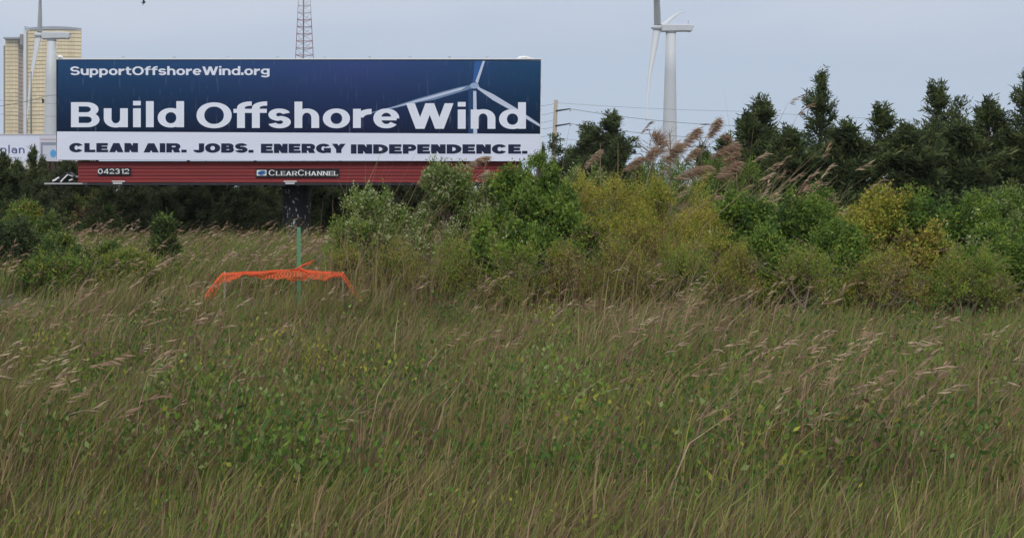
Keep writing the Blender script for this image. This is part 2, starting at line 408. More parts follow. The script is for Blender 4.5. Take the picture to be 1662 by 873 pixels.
# ragged white vinyl edge on the right end
mb = MB(); pz = 98.0
while pz < 258:
    hgt = rnd.uniform(5, 16); w_ = rnd.uniform(.4, 1.8)
    a, b = P(877.2, min(pz + hgt, 260), D), P(877.9 + w_, pz, D); mb.box((a.x, D + .03 + rnd.uniform(0, .03), a.z), (b.x, D + .08, b.z)); pz += hgt + .3
mb.build('torn_edge', M['white_trim'], bb)
# white flap on the top left corner, rolled vinyl on the top right
mb = MB(); mb.tube([P(94, 96, D), P(96, 93.2, D), P(99, 93.0, D), P(103, 96, D)], [.02, .06, .05, .02], 8); mb.build('vinyl_flap', M['white_trim'], bb, True)
mb = MB(); mb.tube([P(838, 96.2, D + .12), P(843, 94.4, D + .1), P(850, 94.0, D + .12), P(858, 94.8, D + .1), P(866, 95.8, D + .12)], [.015, .045, .05, .04, .015], 8)
mb.tube([P(846, 94, D + .05), P(853, 93.3, D + .05), P(862, 95, D + .05)], [.015, .04, .02], 6); mb.build('rolled_vinyl', M['label_white'], bb, True)
for px in (200, 283, 370, 450, 527, 600, 666, 730, 790):
    a = P(px, 95.4, D + .15); MB().box((a.x - .02, D + .12, a.z), (a.x + .02, D + .18, a.z + .055)).tube([(a.x - .05, D + .15, a.z + .05), (a.x + .05, D + .15, a.z + .05)], .015, 6).build('lifting_lug', M['galv'], bb)
# printed turbine
def ppoly(pts, dy): return MB().face([(P(x, y, D).x, D - dy, P(x, y, D).z) for x, y in pts][::-1])
blue_p = mat('print_blue', hexc(44, 92, 156), 0.5); blue_d = mat('print_deep_blue', hexc(32, 66, 110), 0.5)
lite_p = mat('print_pale', hexc(190, 200, 222), 0.5); mid_p = mat('print_grey_blue', hexc(112, 136, 172), 0.5, var=.15, scale=1.5, stretch=(.4, 1, 1))
ppoly([(760.5, 144), (768.5, 146), (768, 216.8), (760, 216.7)], .0030).build('printed_tower', blue_d, bb)
ppoly([(768, 148), (773, 148), (774.5, 216.9), (768.2, 216.8)], .0034).build('printed_tower', lite_p, bb)
ppoly([(770.5, 99.3), (786.8, 99.3), (775, 136), (767.5, 134)], .0026).build('printed_blade', blue_p, bb)
ppoly([(783.5, 99.3), (787.3, 99.3), (775.5, 136), (771.5, 133)], .0032).build('printed_blade', lite_p, bb)
mb = ppoly([(764, 138), (768, 143.5), (735, 153.5), (706, 162), (679, 166.5), (640, 176), (602, 184.5), (602, 182.8), (640, 172.5), (679, 160), (720, 148.5), (745, 142)], .0028)
mb.build('printed_blade', mid_p, bb)
ppoly([(745, 143.5), (757, 141), (748, 146.5), (700, 160), (640, 174.8), (602, 183.8), (640, 174.0), (680, 161.8)], .0031).build('printed_blade', lite_p, bb)
ppoly([(775.5, 138), (779, 143), (800, 153), (838, 176), (855, 187.5), (876.3, 202), (876.3, 206), (850, 191), (826, 177.5), (800, 163), (778, 147), (773, 143)], .0030).build('printed_blade', lite_p, bb)
mb = MB(); c0 = [(770 + 7.2 * math.cos(a), 139.5 + 4.8 * math.sin(a)) for a in [i * math.pi / 9 for i in range(18)]]
ppoly(c0, .0036).build('printed_hub', mat('print_hub', hexc(150, 172, 204), .5), bb)
# words
lettering(bb, "SupportOffshoreWind.org", 114, 437.5, 122.3, 108.5, D, M['letter_white'], s=.285, h=.175, gap=.10)
B1 = [(115.3, 161.5), (168.5, 207.5), (216, 229), (237, 250), (256, 298.7)]
B2 = [(319, 376), (379, 408), (403, 433), (435, 472), (478, 518), (524, 568), (573, 603), (606, 648)]
B3 = [(659, 736), (743, 756), (764, 804), (810, 853.5)]
lettering(bb, "Build", 115, 299, 206.8, 166.2, D, M['letter_white'], boxes=[(a, b) for a, b in B1], s=.308, h=.168)
lettering(bb, "Offshore", 319, 648, 208.0, 167, D, M['letter_white'], boxes=B2, s=.308, h=.168)
lettering(bb, "Wind", 659, 854, 209.3, 168, D, M['letter_white'], boxes=B3, s=.308, h=.168)
for w_, a, b, t, y in (("CLEAN", 112.5, 224, 232.5, 247.3), ("AIR.", 233, 303, 232.8, 247.6), ("JOBS.", 314, 411.5, 233.0, 248), ("ENERGY", 423.5, 561, 233.6, 248.6), ("INDEPENDENCE.", 569.5, 856, 234.6, 249.7)):
    lettering(bb, w_, a, b, y, t, D, M['letter_navy'], s=.56, h=.275, gap=.10, wid=1.2, off=.0075)
# red slatted skirt, six horizontal slats stepped like siding
sy = [262.6, 268.6, 274.2, 279.8, 285.5, 291.2, 296.6]
for i in range(6):
    a, b = P(124.5, sy[i + 1] - .55, D), P(848, sy[i], D)
    z0, z1, xa, xb = a.z, b.z, a.x, b.x
    mb = MB(); yo = D + .16
    prof = [(yo, z0), (yo + .035, z0), (yo + .035, z1), (yo + .012, z1), (yo - .002, z0 + .010)]
    n_ = len(prof)
    mb.v = [(xa, p, z) for p, z in prof] + [(xb, p, z) for p, z in prof]
    mb.f = [(j, (j + 1) % n_, n_ + (j + 1) % n_, n_ + j)[::-1] for j in range(n_)] + [tuple(range(n_)), tuple(reversed(range(n_, 2 * n_)))]
    mb.m = [0] * len(mb.f)
    mb.build('slat', M['slat%d' % i], bb)
slab('skirt_backing', 125, 261.5, 847.5, 297, D + .20, D + .26, M['dark_steel'], bb)
slab('catwalk_beam', 122, 297.0, 850, 301.2, D + .05, D + .30, M['dark_steel'], bb)
slab('catwalk', 138, 299.5, 845, 300.9, D - .75, D + .04, M['dark_steel'], bb)
for k in range(13):
    px = 150 + k * 56; a = P(px, 300, D)
    MB().box((a.x - .03, D - .74, P(0, 303, D).z), (a.x + .03, D + .9, P(0, 301.3, D).z)).build('bracket', M['dark_steel'], bb)
# number plate and logo plate
pl = slab('number_plate', 157.5, 272.3, 211, 284.6, D + .125, D + .15, M['black'], bb)
lettering(pl, "042312", 159, 209.5, 282.3, 274.2, D + .125, M['label_white'], s=.20, h=.15, gap=.18, wid=.98)
lp = slab('logo_plate', 414.5, 274, 550.5, 287.8, D + .125, D + .15, M['black'], bb)
dd = D + .125
def lq(pts, dy, name, m):
    MB().face([(P(x, y, dd).x, dd - dy, P(x, y, dd).z) for x, y in pts][::-1]).build(name, m, lp)
lq([(416.8, 276.2), (432.5, 276.2), (432.5, 285.2), (416.8, 285.2)], .004, 'logo', M['label_white'])
lq([(418, 281.8), (419.5, 279.2), (423, 277.4), (427.5, 277), (430.5, 277.5), (430.8, 279), (428.5, 281.2), (424, 283.4), (420, 283.8)], .006, 'logo_mark', M['logo_blue'])
lq([(421.5, 283.9), (427, 282.4), (431.3, 279.6), (431.6, 281.5), (427.5, 284), (423, 284.9)], .008, 'logo_mark', M['logo_blue'])
lettering(lp, "CLEARCHANNEL", 436, 548.5, 285.1, 276, dd, M['label_white'], s=.19, h=.10, gap=.13, wid=.86, serif=.07, small=(0, 5))
# little white maker's labels under the skirt
for x in (180, 460):
    o = slab('label_plate', x, 293.6, x + 21, 295.2, D + .13, D + .150, M['label_white'], bb)
    slab('label_plate', x + 3, 296.8, x + 18, 298.6, D + .02, D + .045, M['label_white'], bb)
    slab('label_plate', x - 10, 301.6, x + 2, 302.8, D - .1, D + .1, M['label_white'], bb)
# pole
pa = P(479.5, 300, D); rr = S(46.5, D) / 2
pm = MB(); pm.tube([(pa.x, D + .62, -.2), (pa.x, D + .62, pa.z + .25)], rr, 40)
pm.build('pole', M['pole_paint'], bb, False)
pm = MB(); pm.tube([(pa.x, D + .62, pa.z - .12), (pa.x, D + .62, pa.z + .0)], rr * 1.12, 40).build('pole_collar', M['dark_steel'], bb)
# structure at the back of the board
for px in (150, 300, 410, 550, 660, 810):
    a, b = P(px, 296, D), P(px + 4, 104, D)
    MB().box((a.x, D + .36, a.z), (b.x, D + .52, b.z)).build('upright', M['dark_steel'], bb)
for py in (130, 180, 230, 285):
    a, b = P(110, py + 3, D), P(865, py, D)
    MB().box((a.x, D + .30, a.z), (b.x, D + .36, b.z)).build('stringer', M['galv'], bb)
a, b = P(140, 300, D), P(850, 291, D)
MB().box((a.x, D + .53, a.z), (b.x, D + .85, b.z)).build('main_beam', M['dark_steel'], bb)
# end of the catwalk with folded gear on it
slab('catwalk', 80, 297.2, 141, 299.6, D - .55, D + .55, M['galv'], bb)
slab('catwalk_beam', 86, 299.9, 141, 302.2, D - .3, D + .5, M['dark_steel'], bb)
gear = thing('folded_gear', 'heap of folded black panels with pale edges on the left end of the catwalk', 'equipment', P(108, 297, D))
def plank3(px0, py0, px1, py1, th, y0, y1, m, nm, par):
    p, q = P(px0, py0, D), P(px1, py1, D); t = (q - p).normalized(); nrm = Vector((-t.z, 0, t.x)) * th
    mb = MB(); mb.v = [tuple(Vector(v) + Vector((0, yy - D, 0))) for yy in (y0, y1) for v in (p, q, q + nrm, p + nrm)]
    for f in ((0, 1, 2, 3), (7, 6, 5, 4), (0, 4, 5, 1), (1, 5, 6, 2), (2, 6, 7, 3), (3, 7, 4, 0)): mb.f.append(f); mb.m.append(0)
    return mb.build(nm, m, par)
plank3(88, 296.4, 112, 292, .05, D - .4, D - .1, M['black'], 'panel', gear)
plank3(98, 296, 115, 285.5, .12, D - .35, D + .0, M['black'], 'panel', gear)
plank3(104.5, 296, 116, 284.4, .03, D - .42, D - .36, M['label_white'], 'edge_bar', gear)
plank3(110, 296, 121, 286.5, .16, D - .25, D + .2, M['black'], 'panel', gear)
plank3(115, 284.8, 122, 287.5, .03, D - .32, D - .27, M['galv'], 'edge_bar', gear)
plank3(116, 294, 122, 292, .03, D - .3, D - .27, M['label_white'], 'edge_bar', gear)
plank3(92, 295.2, 98, 292.6, .045, D - .43, D - .41, M['label_white'], 'edge_bar', gear)
plank3(97, 292.0, 102, 289.2, .04, D - .41, D - .37, M['label_white'], 'edge_bar', gear)

# ------------------------------------------------------------------ the second billboard behind on the left
D2 = 47.0
b2 = thing('billboard', 'pale second billboard with thin grey word plan behind the cedars at the left', 'billboard', P(40, 364, D2))
def slab2(name, px0, py0, px1, py1, dy0, dy1, m):
    a, b = P(px0, py1, D2), P(px1, py0, D2)
    return MB().box((a.x, D2 + dy0, a.z), (b.x, D2 + dy1, b.z)).build(name, m, b2)
slab2('poster', -160, 219.5, 150, 262, 0, .25, M['white_print'])
slab2('top_trim', -160, 217.6, 150, 219.3, -.02, .27, M['pink_print'])
slab2('printed_window', 64, 222, 150, 262, -.004, -.001, M['pink_print'])
slab2('printed_frame', 66, 231, 91, 236, -.008, -.005, M['grey_print'])
slab2('printed_frame', 66, 236.1, 69.5, 260, -.008, -.005, M['grey_print'])
slab2('printed_sill', 66, 226, 92, 227, -.008, -.005, M['grey_print'])
slab2('printed_pane', 70, 236.5, 92, 260, -.007, -.005, M['pale_print'])
mb = MB(); mb.face([(P(86.5 + 5 * math.cos(a), 0, D2).x, D2 - .011, P(0, 249.5 + 6.5 * math.sin(a), D2).z) for a in [-i * math.pi / 8 for i in range(16)]][::-1])
mb.build('printed_emblem', M['blue_cloth'], b2)
lettering(b2, "plan", 1.0, 40, 249.0, 236.0, D2, M['plan_ink'], s=.15, h=.12, gap=.20, wid=.66, xh=.68, off=.006)
for px0, px1 in ((73.5, 79), (82.5, 88.5), (-60, -54)):
    a, b = P(px0, 262.2, D2), P(px1, 262.2, D2)
    MB().box((a.x, D2 + .02, -.1), (b.x, D2 + .3, a.z)).build('post', M['brown_post'], b2)
a, b = P(-100, 276, D2), P(88, 262.4, D2)
MB().box((P(72.5, 0, D2).x, D2 + .1, P(0, 300, D2).z), (b.x - .01, D2 + .18, P(0, 258, D2).z)).build('back_panel', M['brown_post'], b2)

# ------------------------------------------------------------------ beige tower block far behind
DB = 900.0
bl = thing('tower_block', 'pale gold high-rise with curved banded facade beside the left wind turbine', 'high-rise', P(68, 318, DB) * 1.0)
bl.location.z = 0
gold = [mat('gold_glass', hexc(222 + d, 205 + d, 166 + d), 0.5, var=.06, scale=.05) for d in (0, 5, -6)]
mauve = mat('shaded_glass', hexc(205, 190, 180), 0.4, var=.12, scale=.3, stretch=(1, 1, 1))  # panes of the recess, its shade put into the mauve colour
joint = mat('floor_joint', hexc(140, 126, 104), .7); pale = mat('pale_fin', hexc(205, 210, 212), .6); roofm = mat('roof_grey', hexc(150, 156, 166), .7)
def arcpts(px0, px1, bulge, n, d0, lean=0.0):
    out = []
    for i in range(n + 1):
        t = i / n; d = d0 - bulge * 4 * t * (1 - t) + lean * t
        out.append(((px0 + (px1 - px0) * t - HX) * DB / F, d))
    return out
def facade(px0, px1, pytop, bulge, npan, mats, d0, nlean=0.0, floors=6.25, pane_gap=.035):
    zt = P(0, pytop, DB).z; fh = S(floors, DB); k = 0
    A = arcpts(px0, px1, bulge, npan, d0, nlean)
    zz = zt
    core = MB()
    for i in range(npan):
        (xa, ya), (xb, yb) = A[i], A[i + 1]
        core.face([(xa, ya + .35, 0), (xb, yb + .35, 0), (xb, yb + .35, zt), (xa, ya + .35, zt)])
    core.face([(x, y + .35, zt - .05) for x, y in A] + [(A[-1][0] - 24, d0 + 40, zt - .05), (A[0][0], d0 + 40, zt - .05)])
    for (x, y), sh in ((A[0], 0), (A[-1], 24)):
        core.face([(x, y + .35, 0), (x - sh, d0 + 40, 0), (x - sh, d0 + 40, zt), (x, y + .35, zt)])
    core.build('wall', joint, bl)
    while zz > 6:
        mb = MB(); z1 = zz - .24; z0 = zz - fh + .26
        for i in range(npan):
            (xa, ya), (xb, yb) = A[i], A[i + 1]
            g_ = pane_gap * (xb - xa) / max(abs(xb - xa), .01)
            mb.face([(xa + g_, ya, z0), (xb - g_, yb, z0), (xb - g_, yb, z1), (xa + g_, ya, z1)], ((i * 5 // 2) % 3 if rnd.random() < .8 else rnd.randrange(3)) if len(mats) > 1 else 0)
            mb.face([(xa + g_, ya, z1), (xb - g_, yb, z1), (xb - g_, yb + .35, z1), (xa + g_, ya + .35, z1)])
        mb.build('window_band', mats, bl); zz -= fh; k += 1
facade(44.5, 132, 49.5, 2.5, 17, gold, DB)
facade(4.5, 26, 62.5, 1, 5, gold, DB + 6)
facade(26, 39.5, 58, -4, 5, [mauve], DB + 6, 3)
MB().box((P(39.8, 0, DB).x, DB - 3, 0), (P(44.3, 0, DB).x, DB + 30, P(0, 50.5, DB).z)).build('corner_fin', pale, bl)
A = arcpts(42, 132.4, 2.5, 24, DB - .6)
for (nm, za, zb, off) in (('parapet', 49.3, 46.2, 0),):
    mb = MB(); z0, z1 = P(0, za, DB).z, P(0, zb, DB).z
    for i in range(24):
        (xa, ya), (xb, yb) = A[i], A[i + 1]
        h0 = 1.0 * (4 * (i / 24) * (1 - i / 24)); h1 = 1.0 * (4 * ((i + 1) / 24) * (1 - (i + 1) / 24))
        mb.face([(xa, ya, z0), (xb, yb, z0), (xb, yb, z1 + h1), (xa, ya, z1 + h0)]); mb.face([(xa, ya, z1 + h0), (xb, yb, z1 + h1), (xb - (i + 1), DB + 40, z1 + h1), (xa - i, DB + 40, z1 + h0)])
    mb.build(nm, roofm, bl)
slabB = lambda nm, x0, y0, x1, y1, d0, d1, m: MB().box((P(x0, 0, DB).x, DB + d0, P(0, y1, DB).z), (P(x1, 0, DB).x, DB + d1, P(0, y0, DB).z)).build(nm, m, bl)
slabB('parapet', 4.3, 60.2, 34.5, 62.8, 1.5, 40, roofm)
slabB('dark_notch', 34.5, 57, 39.6, 74, -3.4, 20, mat('notch_shade', hexc(128, 122, 122), .7))  # solid block in place of the dark notch, shade painted as its colour
slabB('roof_mast', 38.9, 42.5, 39.9, 52, 2, 3, roofm)
slabB('roof_mast', 37.5, 43, 45, 43.8, 2.2, 2.8, roofm)

# ------------------------------------------------------------------ wind turbines
def turbine(label, dist, tower, nac, hub, blades, shift, rootr):
    t = thing('wind_turbine', label, 'wind turbine', (P(sum(tower[0][1:]) / 2, 0, dist).x, dist, 0), 'white wind turbines in the background')
    mb = MB(); pts, rad = [], []
    for y, x0, x1 in tower:
        p = P((x0 + x1) / 2, y, dist); pts.append(p); rad.append(S(x1 - x0, dist) / 2)
    g = pts[-1].copy(); g.z = 0; pts.append(g); rad.append(rad[-1] * 1.1)
    mb.tube(pts, rad, 28); mb.build('tower', M['turbine'], t, True)
    y0, xa, xb = tower[0]
    mb = MB(); mb.tube([P((xa + xb) / 2, y0 + 1.2, dist), P((xa + xb) / 2, y0 - 1, dist)], S(xb - xa, dist) / 2 * 1.03, 24); mb.build('yaw_ring', M['turbine_dark'], t, True)
    # nacelle: a long box with chamfered edges that narrows to the tail
    nx0, ny0, nx1, ny1 = nac; hw = S(ny1 - ny0, dist) / 2
    secs = [(nx0, .0, .0, .93), (nx0 + 1.2, 0, 0, 1), (nx1 - 9, .02, .06, 1), (nx1 - 3.2, .06, .0, .95), (nx1 - .5, .12, .22, .8)]
    mb = MB(); rings = []
    for x, ct, cb, sc_ in secs:
        p = P(x, 0, dist).x; zt = P(0, ny0 + (ny1 - ny0) * ct, dist).z; zb = P(0, ny1 - (ny1 - ny0) * cb, dist).z
        w_ = hw * sc_; c = (zt - zb) * .12
        ring = [(p, dist - w_ + c, zb), (p, dist - w_, zb + c), (p, dist - w_, zt - c), (p, dist - w_ + c, zt), (p, dist + w_ - c, zt), (p, dist + w_, zt - c), (p, dist + w_, zb + c), (p, dist + w_ - c, zb)]
        rings.append(len(mb.v)); mb.v += ring
    for a in range(len(rings) - 1):
        for j in range(8): mb.f.append((rings[a] + j, rings[a] + (j + 1) % 8, rings[a + 1] + (j + 1) % 8, rings[a + 1] + j)[::-1]); mb.m.append(0)
    mb.f += [tuple(rings[0] + j for j in range(8)), tuple(rings[-1] + j for j in reversed(range(8)))]; mb.m += [0, 0]
    nc = mb.build('nacelle', M['turbine'], t)
    p = P(nx1 - 7, ny0, dist)
    MB().tube([p, p + Vector((0, 0, S(6, dist)))], S(.35, dist), 5).tube([p + Vector((-S(1, dist), 0, S(5.6, dist))), p + Vector((S(1.4, dist), 0, S(5.6, dist)))], S(.3, dist), 5).build('wind_vane', M['turbine_dark'], nc)
    p = P(nx1 - 1, ny0 + 3.5, dist); MB().tube([p, p + Vector((S(3.5, dist), 0, S(.5, dist)))], [S(1.3, dist), S(.5, dist)], 8).build('tail_vent', M['turbine_dark'], nc)
    hx0, hx1, hy0, hy1 = hub; cy = (hy0 + hy1) / 2; r_ = S(hy1 - hy0, dist) / 2
    mb = MB(); mb.tube([P(hx0, cy, dist), P(hx0 + 1.2, cy, dist), P(hx0 + 4, cy, dist), P(hx0 + 7, cy, dist), P(hx1 - 1.5, cy, dist), P(hx1, cy, dist)], [r_ * .12, r_ * .45, r_ * .72, r_, r_, r_ * .8], 20)
    hb = mb.build('hub', M['turbine'], t, True)
    for pts, wid_, depth in blades:
        C = [P(x, y, dist + dz) for (x, y), dz in zip(pts, depth)]
        # smooth the centreline
        fine, fr = [], []
        n_ = len(C)
        for i in range(n_ - 1):
            p0, p1, p2, p3 = C[max(i - 1, 0)], C[i], C[i + 1], C[min(i + 2, n_ - 1)]
            for k in range(6):
                u = k / 6
                fine.append(.5 * ((2 * p1) + (p2 - p0) * u + (2 * p0 - 5 * p1 + 4 * p2 - p3) * u * u + (3 * p1 - p0 - 3 * p2 + p3) * u ** 3))
                fr.append(S(wid_[i] + (wid_[i + 1] - wid_[i]) * u, dist) / 2 * 1.12)
        fine.append(C[-1]); fr.append(S(wid_[-1], dist) / 2)
        MB().tube(fine, fr, 12, flat=.38, flat_axis=(.25, 1, 0)).build('blade', M['turbine'], t, True)
        q = fine[0]; tt = (fine[1] - fine[0]).normalized()
        MB().tube([q - tt * S(.4, dist), q + tt * S(.9, dist)], fr[0] * 1.04, 14, flat=.55, flat_axis=(.25, 1, 0)).build('blade_root', M['turbine_dark'], hb, True)
    return t
DT = 545.0
turbine('white wind turbine standing clear against the sky at the right behind the reeds', DT,
        [(54, 1081, 1097), (118, 1079, 1097), (150, 1078, 1097.2), (240, 1075, 1098.5)],
        (1073, 40.3, 1124, 52.3), (1056, 1074, 41, 49.2),
        [([(1067, 40.5), (1066.6, 20), (1065.8, 0), (1063.6, -38), (1060, -74)], [9.8, 9.6, 8.6, 5, 1.2], [0, -3.5, -7, -16, -26]),
         ([(1066, 49.5), (1060.8, 84), (1055.2, 118), (1051.6, 150), (1049, 196)], [11, 8.0, 5.0, 3.4, 1.4], [0, -3, -6, -9, -14]),
         ([(1074.5, 43), (1081, 38), (1090, 30), (1100, 23.2), (1109.5, 19)], [7.2, 7.0, 5.4, 3.8, 1.5], [2, 10, 21, 31, 40])], 0, 0)
turbine('white wind turbine in front of the gold high-rise at the far left', 565.0,
        [(66, 77, 91), (130, 74, 92), (215, 72, 92.5), (250, 71, 93)],
        (69, 52.5, 114, 64.3), (54.5, 70, 53, 61),
        [([(64.5, 52), (64.9, 26), (65.2, 0), (65.8, -34), (66.4, -66)], [9.2, 6.9, 4.8, 3, 1], [0, -4, -8, -16, -26]),
         ([(62, 61), (56, 95), (50.5, 128), (47, 155), (44, 196)], [10.5, 7, 4.4, 2.8, .8], [0, -3, -6, -9, -14]),
         ([(66, 57), (74, 57), (84, 57.5), (92, 58), (97, 58.5)], [6, 5.6, 4.4, 3, 1.2], [3, 12, 22, 32, 41])], 0, 0)

# ------------------------------------------------------------------ lattice mast
DM = 210.0
mt = thing('lattice_mast', 'slender red and white lattice radio mast rising behind the billboard', 'mast', P(493, 318, DM)); mt.location.z = 0
rows = [96 - 11.5 * k + 5.2 for k in range(-20, 34)]
def mast_xy(py):
    u = (96 - py) / 96
    xl, xc, xr = 479.7 + 4.6 * u, 491.0 + .9 * u, 508.6 - 5.0 * u
    xl, xr = min(xl, 492.2), max(xr, 493.2)
    w_ = S(xr - xl, DM)
    return [P(xl, py, DM), P(xc, py, DM) + Vector((0, w_ * .86, 0)), P(xr, py, DM)]
def mcol(py): return M['white_steel'] if (py < 30 and py > 8) or py < -40 or 130 < py < 180 else M['red_steel']
rows.sort(reverse=True)
rows = [r for r in rows if P(0, r, DM).z > .5]
rows.insert(0, HY + EYE * F / DM)
for k in range(3):
    for a, b in ((rows[0], 130), (130, 30), (30, 8), (8, rows[-1])):
        MB().tube([mast_xy(a)[k], mast_xy(b)[k]], [S(1.05, DM) / 2 * 1.05] * 2, 8).build('leg', mcol((a + b) / 2), mt)
for i, py in enumerate(rows[1:-1]):
    q = mast_xy(py); nx_ = mast_xy(rows[i + 2])
    for k in range(3):
        a, b = q[k], q[(k + 1) % 3]
        MB().tube([a, b], S(.8, DM) / 2, 6).build('strut', mcol(py), mt)
        MB().tube([a, nx_[(k + 1) % 3]] if i % 2 else [b, nx_[k]], S(.45, DM) / 2, 5).build('brace', mcol(py), mt)
c0, c1 = mast_xy(rows[0]), mast_xy(rows[-1])
mid0, mid1 = P(491.2, rows[0], DM) + Vector((0, .6, 0)), P(492.4, rows[-1], DM) + Vector((0, .3, 0))
MB().tube([mid0, mid1], S(.9, DM) / 2, 6).build('cable_run', M['red_steel'], mt)
MB().tube([mid0 + Vector((.22, 0, 0)), mid1 + Vector((.12, 0, 0))], S(.5, DM) / 2, 6).build('cable_run', M['white_steel'], mt)

# ------------------------------------------------------------------ utility poles and wires
DP = 70.0
up = thing('utility_pole', 'weathered wooden utility pole with dark side arms just right of the billboard', 'utility pole', P(896.3, 364, DP)); up.location.z = 0
b0 = P(896.0, 364, DP); b0.z = 0
MB().tube([b0, P(898.6, 268, DP), P(902.4, 162.5, DP)], [S(9.2, DP) / 2, S(8.2, DP) / 2, S(6.0, DP) / 2], 14).build('shaft', M['wood_pole'], up, True)
for x0, y0, x1, y1 in ((902, 180.4, 926, 176.8), (901, 204.8, 926, 200.8), (900, 227.4, 916, 225.4)):
    a, b = P(x0, y0, DP - .1), P(x1, y1, DP - .1)
    ar = MB().tube([a, a.lerp(b, .5), b], [S(3.0, DP) / 2, S(2.6, DP) / 2, S(2.0, DP) / 2], 8).build('arm', M['arm'], up, True)
    MB().tube([b, b + Vector((.0, 0, -.14))], [.05, .035], 8).build('insulator', M['galv'], ar, True)
def wire(pts, r, par, m=None):
    C = []
    for i in range(len(pts) - 1):
        (xa, ya, da, sag), (xb, yb, db, _) = pts[i], pts[i + 1]
        a, b = P(xa, ya, da), P(xb, yb, db)
        for k in range(14 + (i == len(pts) - 2)):
            u = k / 14; C.append(a.lerp(b, u) - Vector((0, 0, sag * 4 * u * (1 - u))))
    return MB().tube(C, r, 5).build('wire', m or M['wire'], par)
wire([(926, 177, DP, .18), (1200, 204.5, DP, .2), (1760, 225, 75, 0)], .016, up)
wire([(926, 201, DP, .18), (1200, 226, DP, .2), (1760, 246, 75, 0)], .016, up)
wire([(902.5, 167, DP, .08), (1200, 181, DP, .1), (1760, 205, 75, 0)], .009, up)
wire([(916, 225.6, DP, .15), (1200, 246, DP, .2), (1760, 262, 75, 0)], .010, up)
for ya, yb in ((168, 170.5), (181.5, 186), (194, 198.5), (205.5, 208), (217, 222), (227.5, 231.5)):
    wire([(901, ya, DP, .1), (860, yb, DP, .15), (400, yb + 6, 78, 0)], .011, up)
a, b = P(1137, 202.3, DP), P(1152, 201.9, DP)
MB().tube([a, a.lerp(b, .5), b], [.02, .045, .02], 8).build('splice', M['arm'], up, True)
# far pole with a crossarm near its foot
DF = 160.0
fp = thing('utility_pole', 'small distant pole with crossarm and insulators between the wooden pole and cedars', 'utility pole', P(917, 337, DF)); fp.location.z = 0
g0 = P(917, 337, DF); g0.z = 0
MB().tube([g0, P(917, 256, DF)], S(1.8, DF) / 2, 8).build('shaft', M['wood_pole'], fp)
ca = MB().tube([P(905, 260.8, DF), P(925.5, 262.6, DF)], S(1.2, DF) / 2, 6).build('crossarm', M['arm'], fp)
for px in (907.5, 911.5, 920.5, 924):
    p = P(px, 262, DF); MB().tube([p - Vector((0, 0, S(3.2, DF))), p + Vector((0, 0, S(3, DF)))], S(1.1, DF) / 2, 6).build('insulator', M['grey_post'], ca)
# thin grey pole and wires on the left
D5 = 120.0
gp = thing('light_pole', 'thin plain grey pole rising in front of the gold high-rise', 'pole', P(50.5, 345, D5)); gp.location.z = 0
g0 = P(50.5, 345, D5); g0.z = 0
MB().tube([g0, P(50.5, 160, D5), P(50.6, 118, D5)], [S(3.2, D5) / 2, S(2.8, D5) / 2, S(2.2, D5) / 2], 12).build('shaft', M['grey_post'], gp, True)
MB().tube([P(50.6, 118, D5), P(50.6, 116.8, D5)], S(2.8, D5) / 2, 10).build('cap', M['grey_post'], gp)
D6 = 95.0
w1 = wire([(-40, 177, D6, .0), (0, 172.5, D6, .06), (60, 160.5, D6, -.02), (82, 155.0, D6, 0), (140, 154, D6, 0)], .024, None)
w1.name = 'overhead_wire'; tag(w1, 'heavier dark overhead wire slanting upward across the gold high-rise', 'wire', 'overhead wires crossing the high-rise')
hw_ = MB(); hw_.tube([P(68.5, 160, D6), P(69.5, 168, D6)], [.05, .07], 8); hw_.tube([P(70.5, 162, D6), P(71, 166, D6)], .06, 8)
hw_.build('spacer', M['arm'], w1)
w2 = wire([(-40, 164, D6 + 6, 0), (0, 163, D6 + 6, .05), (140, 170.5, D6 + 6, 0)], .014, None); w2.name = 'overhead_wire'
tag(w2, 'upper thin overhead wire sloping gently down to the right across the high-rise', 'wire', 'overhead wires crossing the high-rise')
w3 = wire([(-40, 185, D6 + 8, 0), (0, 185.5, D6 + 8, .05), (140, 190, D6 + 8, 0)], .014, None); w3.name = 'overhead_wire'
tag(w3, 'lowest thin overhead wire near level across the high-rise and turbine tower', 'wire', 'overhead wires crossing the high-rise')

# ------------------------------------------------------------------ birds
def bird(label, px, py, d, span, tilt):
    p = P(px, py, d); t = thing('bird', label, 'bird', p)
    MB().tube([p + Vector((-.22, 0, -.01)) * span, p + Vector((-.1, 0, .0)) * span, p + Vector((.08, 0, .01)) * span, p + Vector((.2, 0, .03)) * span, p + Vector((.26, 0, .03)) * span], [.01 * span, .05 * span, .07 * span, .045 * span, .01 * span], 8).build('body', M['bird'], t, True)
    for s_ in (-1, 1):
        mb = MB(); a = p + Vector((.08, s_ * .03, .02)) * span
        q = [a, a + Vector((-.06 + tilt * .2, s_ * .28, .16 if s_ < 0 else .10)) * span, a + Vector((-.30 + tilt * .1, s_ * .55, .05 - .26 * (s_ > 0))) * span]
        mb.tube(q, [.10 * span, .09 * span, .015 * span], 8, flat=.15, flat_axis=(0, 0, 1)); mb.build('wing', M['bird'], t, True)
    return t
bird('small black bird flying high in the sky above the billboard', 232.5, 4.5, 60, .55, .3)
bird('small black bird gliding low between the cedars and reed plumes', 1029, 248, 48, .5, -.2)

